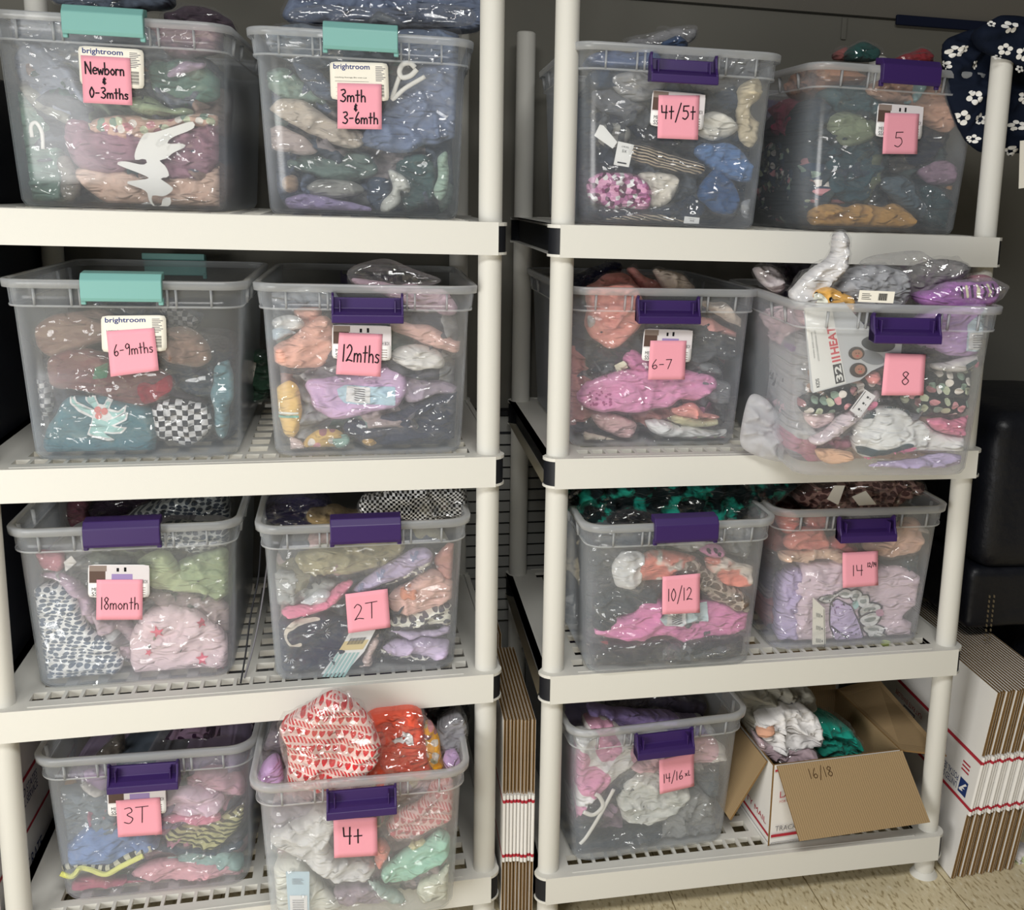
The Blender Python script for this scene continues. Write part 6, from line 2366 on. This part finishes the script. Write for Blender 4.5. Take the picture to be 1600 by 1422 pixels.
RH, RA, RB, RL = 0.440, 0.155, 0.292, 0.52


def rlab(i):
    return 'flattened white postage box leaning right of the shelves' if i else 'front flattened postage box with navy emblem leaning right of the shelves'


right = box_stack(rlab, 'flat boxes leaning at the right', place_right, 20, RL, RH, RA, RB, T2)
if 'group' in right[0][0]:
    del right[0][0]['group']
fb, Mf = right[0]
face = LC([(-T2 * .47, RL, RH), (-T2 * .47, 0, RH), (-T2 * .47, 0, 0), (-T2 * .47, RL, 0)], (-1, 0, 0))
mb = MB()
t0, t1 = RA / RH, RB / RH
face.rect(mb, (0, t0 + .024), (1, t0 + .040), .0008, 0)
face.rect(mb, (0, t1 - .040), (1, t1 - .024), .0008, 0)
face.rect(mb, (.88, t0 + .060), (.945, t0 + .135), .0008, 1)
V, F = np.array([(.0, .2), (.75, .95), (1, .9), (.55, .55), (.85, .5), (.4, .35), (.6, .2), (.1, .1)]), [(0, 1, 2, 3, 4, 5, 6, 7)]
mb.add(face.world(.885 + V[:, 0] * .055, t0 + .066 + V[:, 1] * .06, .0012), F, 2)
print_text(face, mb, 'UNITED STATES', .67, .865, t0 + .060, t0 + .092, .0008, 1, turn=True)
print_text(face, mb, 'POSTAL SERVICE', .67, .865, t0 + .100, t0 + .132, .0008, 1, turn=True)
for k in range(3):
    face.rect(mb, (.87, t1 - .14 + .02 * k), (.93, t1 - .132 + .02 * k), .0008, 0)
print_text(face, mb, 'FLAT RATE ENVELOPE', .20, .48, t1 - .11, t1 - .085, .0008, 0, turn=True)
face.rect(mb, (.30, t0 + .10), (.42, t0 + .19), .0008, 3)
face.rect(mb, (.31, t0 + .11), (.41, t0 + .18), .0010, 2)
for k in range(8):
    face.rect(mb, (.32 + .011 * k, t0 + .12), (.325 + .011 * k, t0 + .17), .0012, 3)
link('box_print', mb.me('box_print', [m_red, m_pnavy, m_boxw, m_inkgrey]), fb)

# a few more flat boxes left of the left unit, face towards the shelves
ML_pt = (-1.005, 0.08)


def place_left(i):
    return Matrix.Translation((ML_pt[0] - T2 * i, ML_pt[1] + 0.003 * (i % 2), 0.001)) @ Matrix.Rotation(math.pi, 4, 'Z') @ Matrix.Translation((0, -RL, 0))


lft = box_stack(lambda i: ('flattened white postage box with red stripes behind the left shelf post' if i == 0 else 'flattened white postage box left of the left shelving unit'), 'flat boxes at the left', place_left, 6, RL, RH, RA, RB, T2)
del lft[0][0]['group']
fb, Mf = lft[0]
face = LC([(-T2 * .47, RL, RH), (-T2 * .47, 0, RH), (-T2 * .47, 0, 0), (-T2 * .47, RL, 0)], (-1, 0, 0))
mb = MB()
face.rect(mb, (0, t0 + .024), (1, t0 + .040), .0008, 0)
face.rect(mb, (0, t1 - .040), (1, t1 - .024), .0008, 0)
print_text(face, mb, 'UNITED STATES', .20, .48, t0 + .20, t0 + .24, .0008, 1)
print_text(face, mb, 'POSTAL SERVICE', .20, .48, t0 + .15, t0 + .19, .0008, 1)
face.rect(mb, (.10, t0 + .14), (.18, t0 + .24), .0008, 1)
print_text(face, mb, 'FLAT RATE', .20, .48, t0 - .16, t0 - .10, .0008, 1)
link('box_print', mb.me('box_print', [m_red, m_pnavy, m_boxw, m_inkgrey]), fb)

# ------------------------------------------------------------------ wall heater with its grille
m_grille = pbr('grille_grey', '#8c8c88', 0.6, 0.3, 0.1)
ht = hit(792, 652, 1, 0.56)
hb = hit(792, 972, 1, 0.56)
MH = Matrix.Translation((-0.05, 0.60, 0.0))
h = thing('wall_heater', MH, 'grey convector with a slatted grille standing between the shelving units at the wall', 'heater')
zt_, zb_ = float(hit(792, 676, 1, 0.60)[2]), float(hit(792, 968, 1, 0.60)[2])
link('cabinet', MB().box((-0.30, 0.012, 0.0), (0.30, 0.058, zt_ + 0.038)).me('cabinet', m_grille, bevel=0.003), h)
link('top_slot', MB().box((-0.29, 0.006, zt_ + 0.040), (0.29, 0.050, zt_ + 0.050)).me('top_slot', m_black), h)
g = MB()
ns = 17
p = (zt_ - zb_) / ns
for k in range(ns):
    a = zb_ + k * p
    g.hexa([(-0.29, 0.0, a), (0.29, 0.0, a), (0.29, 0.012, a), (-0.29, 0.012, a), (-0.29, 0.004, a + p * .80), (0.29, 0.004, a + p * .80), (0.29, 0.012, a + p * .80), (-0.29, 0.012, a + p * .80)])
link('grille', g.me('grille', m_grille), h)
link('grille_shadow_gap', MB().box((-0.285, 0.0105, zb_), (0.285, 0.0118, zt_)).me('gap_shade_sheet', m_black), h)  # black sheet stands in for the shade between the slats

# ------------------------------------------------------------------ leather armchair
def leather():
    m, N, L = newmat('leather')
    o = N.new('ShaderNodeOutputMaterial')
    b = N.new('ShaderNodeBsdfPrincipled')
    L.new(b.outputs[0], o.inputs[0])
    b.inputs['Base Color'].default_value = (*lin('#13151d'), 1)
    b.inputs['Roughness'].default_value = 0.42
    tc = N.new('ShaderNodeTexCoord')
    n = N.new('ShaderNodeTexNoise')
    n.inputs['Scale'].default_value = 9
    n.inputs['Detail'].default_value = 5
    L.new(tc.outputs['Object'], n.inputs[0])
    bp = N.new('ShaderNodeBump')
    bp.inputs['Strength'].default_value = 0.5
    bp.inputs['Distance'].default_value = 0.02
    L.new(n.outputs[0], bp.inputs['Height'])
    L.new(bp.outputs[0], b.inputs['Normal'])
    return m


m_lea = leather()
m_thread = pbr('thread', '#8a7c62', 0.8, 0.1)
sT = hit(1575, 629, 1, 0.30)
MA = Matrix.Translation((1.04 + 0.45, 0.44, 0.0))
ac = thing('leather_armchair', MA, 'black leather armchair standing right of the right shelving unit', 'armchair')
zt2 = 1.0


def cushion(a, b, r, seg=5):
    me = MB().box(a, b).me('cushion', m_lea, bevel=r, seg=seg)
    bm = bmesh.new()
    bm.from_mesh(me)
    bmesh.ops.subdivide_edges(bm, edges=[e for e in bm.edges if e.calc_length() > 0.06], cuts=6, use_grid_fill=True)
    for v in bm.verts:
        q = v.co
        f = 0.006 * math.sin(9 * q.x + 4 * q.z) + 0.005 * math.sin(13 * q.z + 7 * q.y)
        v.co = q + v.normal * f
    bm.to_mesh(me)
    bm.free()
    me.polygons.foreach_set('use_smooth', np.full(len(me.polygons), True))
    return me


zs2 = 0.62
link('back_cushion', cushion((-0.46, -0.22, zs2), (0.40, 0.20, zt2), 0.05), ac)
link('seat_block', cushion((-0.47, -0.20, 0.46), (0.40, 0.20, zs2 + 0.01), 0.03), ac)
link('base_block', cushion((-0.25, -0.18, 0.10), (0.40, 0.20, 0.47), 0.03), ac)
s1, s2 = hit(1553, 935, 1, 0.215), hit(1553, 1010, 1, 0.215)
st = MB()
for dx in (0.0, 0.012):
    for k in range(10):
        zz = s1[2] + (s2[2] - s1[2]) * k / 10
        st.box((s1[0] + dx - MA.translation.x, -0.2085, zz - 0.006), (s1[0] + dx - MA.translation.x + 0.0012, -0.2035, zz))
link('stitching', st.me('stitching', m_thread), ac)
for x in (-0.20, 0.34):
    for y in (-0.16, 0.15):
        link('leg', MB().cyl(x, y, 0.0, 0.11, 0.02).me('leg', m_black), ac)

# ------------------------------------------------------------------ dark cabinet at the left
MC = Matrix.Translation((-1.40, 0.40, 0.0))
cb = thing('storage_cabinet', MC, 'near black cabinet standing behind the left shelf post', 'cabinet')
link('body', MB().box((-0.35, -0.18, 0.52), (0.40, 0.22, 1.62)).me('body', pbr('cabinet_dark', '#12151f', 0.6, 0.3), bevel=0.004), cb)
link('base', MB().box((-0.33, -0.10, 0.0), (0.28, 0.20, 0.52)).me('base', pbr('cabinet_dark', '#12151f', 0.6, 0.3), bevel=0.004), cb)

# ------------------------------------------------------------------ loose things
# sheer white fabric between two bins
m_sheer = clear('sheer_cloth', 0.5, rough=0.5, gl=0.2, hcol=(0.95, 0.95, 0.97), back=0.4)
z8 = ZT['8']
frT = Frame(Matrix.Translation((0, 0, 0)), 'Y', -0.020)
uv = frT.px(pts('25,1060 70,890 150,900 215,985 245,1100 240,1215 200,1225 100,1195 30,1150', z8), 0.0)
L_ = Lump(frT, resample(catmull(uv, True, 6), 0.005), 0.0, 0.016, 0.014, 1.6, 0.9, 0.02)
Mt = Matrix.Translation(frT.world(np.array([[uv[:, 0].mean(), uv[:, 1].min()]]), np.array([0.0]))[0])
me, _ = L_.mesh('tulle_scrap', m_sheer, 0.005, Mt)
tg = link('tulle_scrap', me, None, Mt)
tag(tg, 'sheer white fabric scrap hanging over the shelf between bins 6-7 and 8', 'fabric')
# green garment at the back of the left shelf
frG = Frame(Matrix(), 'Y', 0.36)
L_ = garment('12', 'folded_shirt', 'dark green shirt with a white tag', '#4a6b56', 0, pts('-20,640 60,600 190,610 200,800 170,870 -30,870', ZT['12']), fr=frG, where='lying behind the bins on the left shelf', raw=True, tb=0.08)
decal(L_, pts('40,650 112,658 90,780 20,770', ZT['12']), '#d8d2c4', 'price_tag', smooth=False, thick=True, lift=0.003, mat=m_card, label='white price tag')
# thin cables between the two lower bins
for P, lb in (('408,835 404,900 392,960 384,1020 376,1068', 'black cable running over the third left shelf'), ('418,880 408,950 396,1010 382,1064', 'grey cable beside the black one on the third left shelf')):
    C = [hit(x, y, 1, 0.16 - 0.03 * i) for i, (x, y) in enumerate(pts(P))]
    for k, q in enumerate(C):
        q[2] = max(q[2], LEVELS[2] + 0.004)
    C = catmull(np.array(C), False, 6)
    Mc = Matrix.Translation(C[0])
    o = link('cable', tube_mesh('cable', xf(inv(Mc), C), 0.0016, m_black if 'black' in lb[:6] else m_inkgrey, 6), None, Mc)
    tag(o, lb, 'cable')

# floral cloth hat hung over the right front post
def flower_mat(c):
    return pbr('flower_' + c, c, 0.8, 0.1)


zq = ZT['5']
frH = Frame(Matrix(), 'Y', 0.055)
def hang(name, P, d, tf, tb, Mh, wr=0.8):
    fr = Frame(Matrix(), 'Y', d)
    uv = fr.px(pts(P, zq), 0.0)
    O = resample(catmull(uv, True, 6), 0.006)
    L_ = Lump(fr, O, 0.0, tf, tb, wr, None, 0.03)
    me, _ = L_.mesh(name, pbr('hat_cloth', '#0e1626', 0.85, 0.15, bump=0.2, bscale=400), 0.006, Mh)
    return L_, me


Mh = Matrix.Translation((UW - POST_X, POST_Y, POST_TOP))
hat = thing('sun_hat', Mh, 'navy sun hat with white daisies hanging on the right shelf post', 'hat')
L1, me = hang('brim', '1000,225 1060,185 1200,150 1290,240 1300,420 1280,640 1215,800 1130,760 1060,640 1005,480 996,330', 0.075, 0.012, 0.03, Mh)
o1 = link('brim', me, hat)
L1.obj, L1.M = o1, Mh
L2, me = hang('crown', '1180,165 1260,100 1330,80 1480,110 1600,260 1600,560 1500,420 1380,330 1290,300 1215,250', 0.004, 0.012, 0.062, Mh)
o2 = link('crown', me, hat)
L2.obj, L2.M = o2, Mh
L3, me = hang('side_flap', '1330,360 1420,360 1560,420 1600,640 1560,840 1480,830 1390,810 1330,790', 0.085, 0.012, 0.03, Mh)
o3 = link('side_flap', me, hat)
L3.obj, L3.M = o3, Mh


def daisy(L_, cx, cy, r, sq=1.0):
    parts = []
    a0 = cx * .1
    for k in range(5):
        a = a0 + k * 2 * math.pi / 5
        px_, py_ = cx + r * .62 * math.cos(a), cy + r * .62 * math.sin(a) * sq
        decal(L_, [zq((px_ + r * .36 * math.cos(b), py_ + r * .36 * math.sin(b) * sq)) for b in np.linspace(0, 6.28, 9)[:-1]], '#e8e6e0', 'petal', lift=0.0012, step=0.003, mat=flower_mat('#e9e7e2'))


for cx, cy, r, s in ((1050, 275, 42, .8), (1195, 208, 40, .55), (1085, 265, 26, .8), (1148, 518, 42, 1), (1092, 625, 42, 1), (1190, 630, 34, 1), (1155, 735, 32, .8), (1010, 345, 28, 1), (1158, 345, 20, 1.2)):
    daisy(L1, cx, cy, r, s)
for cx, cy, r, s in ((1340, 145, 42, .85), (1330, 260, 42, .8), (1420, 285, 40, 1), (1255, 125, 24, .8), (1290, 300, 30, .45), (1400, 365, 30, .7), (1500, 220, 42, 1)):
    daisy(L2, cx, cy, r, s)
for cx, cy, r, s in ((1378, 665, 38, .8), (1355, 800, 36, .8), (1410, 520, 34, 1), (1500, 700, 40, 1)):
    daisy(L3, cx, cy, r, s)
o, fr_, Mt = plate('5', 'hang_tag', 'white hang tag below the daisy hat', '#e8e4da', pts('1402,745 1500,735 1500,985 1395,998', zq), 0.05, Frame(Matrix(), 'Y', 0.0), cat='tag', mat=m_card, where='at the right edge')
o.parent = hat
o.matrix_local = inv(Mh) @ Mt
del o['category']
o['label'] = 'white paper tag'
string = tube_mesh('tag_string', xf(inv(Mh), catmull(np.array([hit(*zq((1450, 640)), 1, 0.075), hit(*zq((1440, 700)), 1, 0.06), hit(*zq((1448, 745)), 1, 0.05)]), False, 5)), 0.0008, m_card, 6)
link('tag_string', string, hat)
# patterned scrap on the floor beside the boxes
frS = Frame(Matrix(), 'Y', 0.02)
L_ = garment('box', 'fabric_scrap', 'white and black patterned fabric scrap on the floor', '#d0cbc8', 0, pts('1540,1000 1580,960 1680,970 1700,1100 1580,1110 1550,1080', zb), fr=frS, where='beside the leaning flat boxes', raw=True, film=False, pat=('floral', '#26262c', 0.7), tb=0.05)
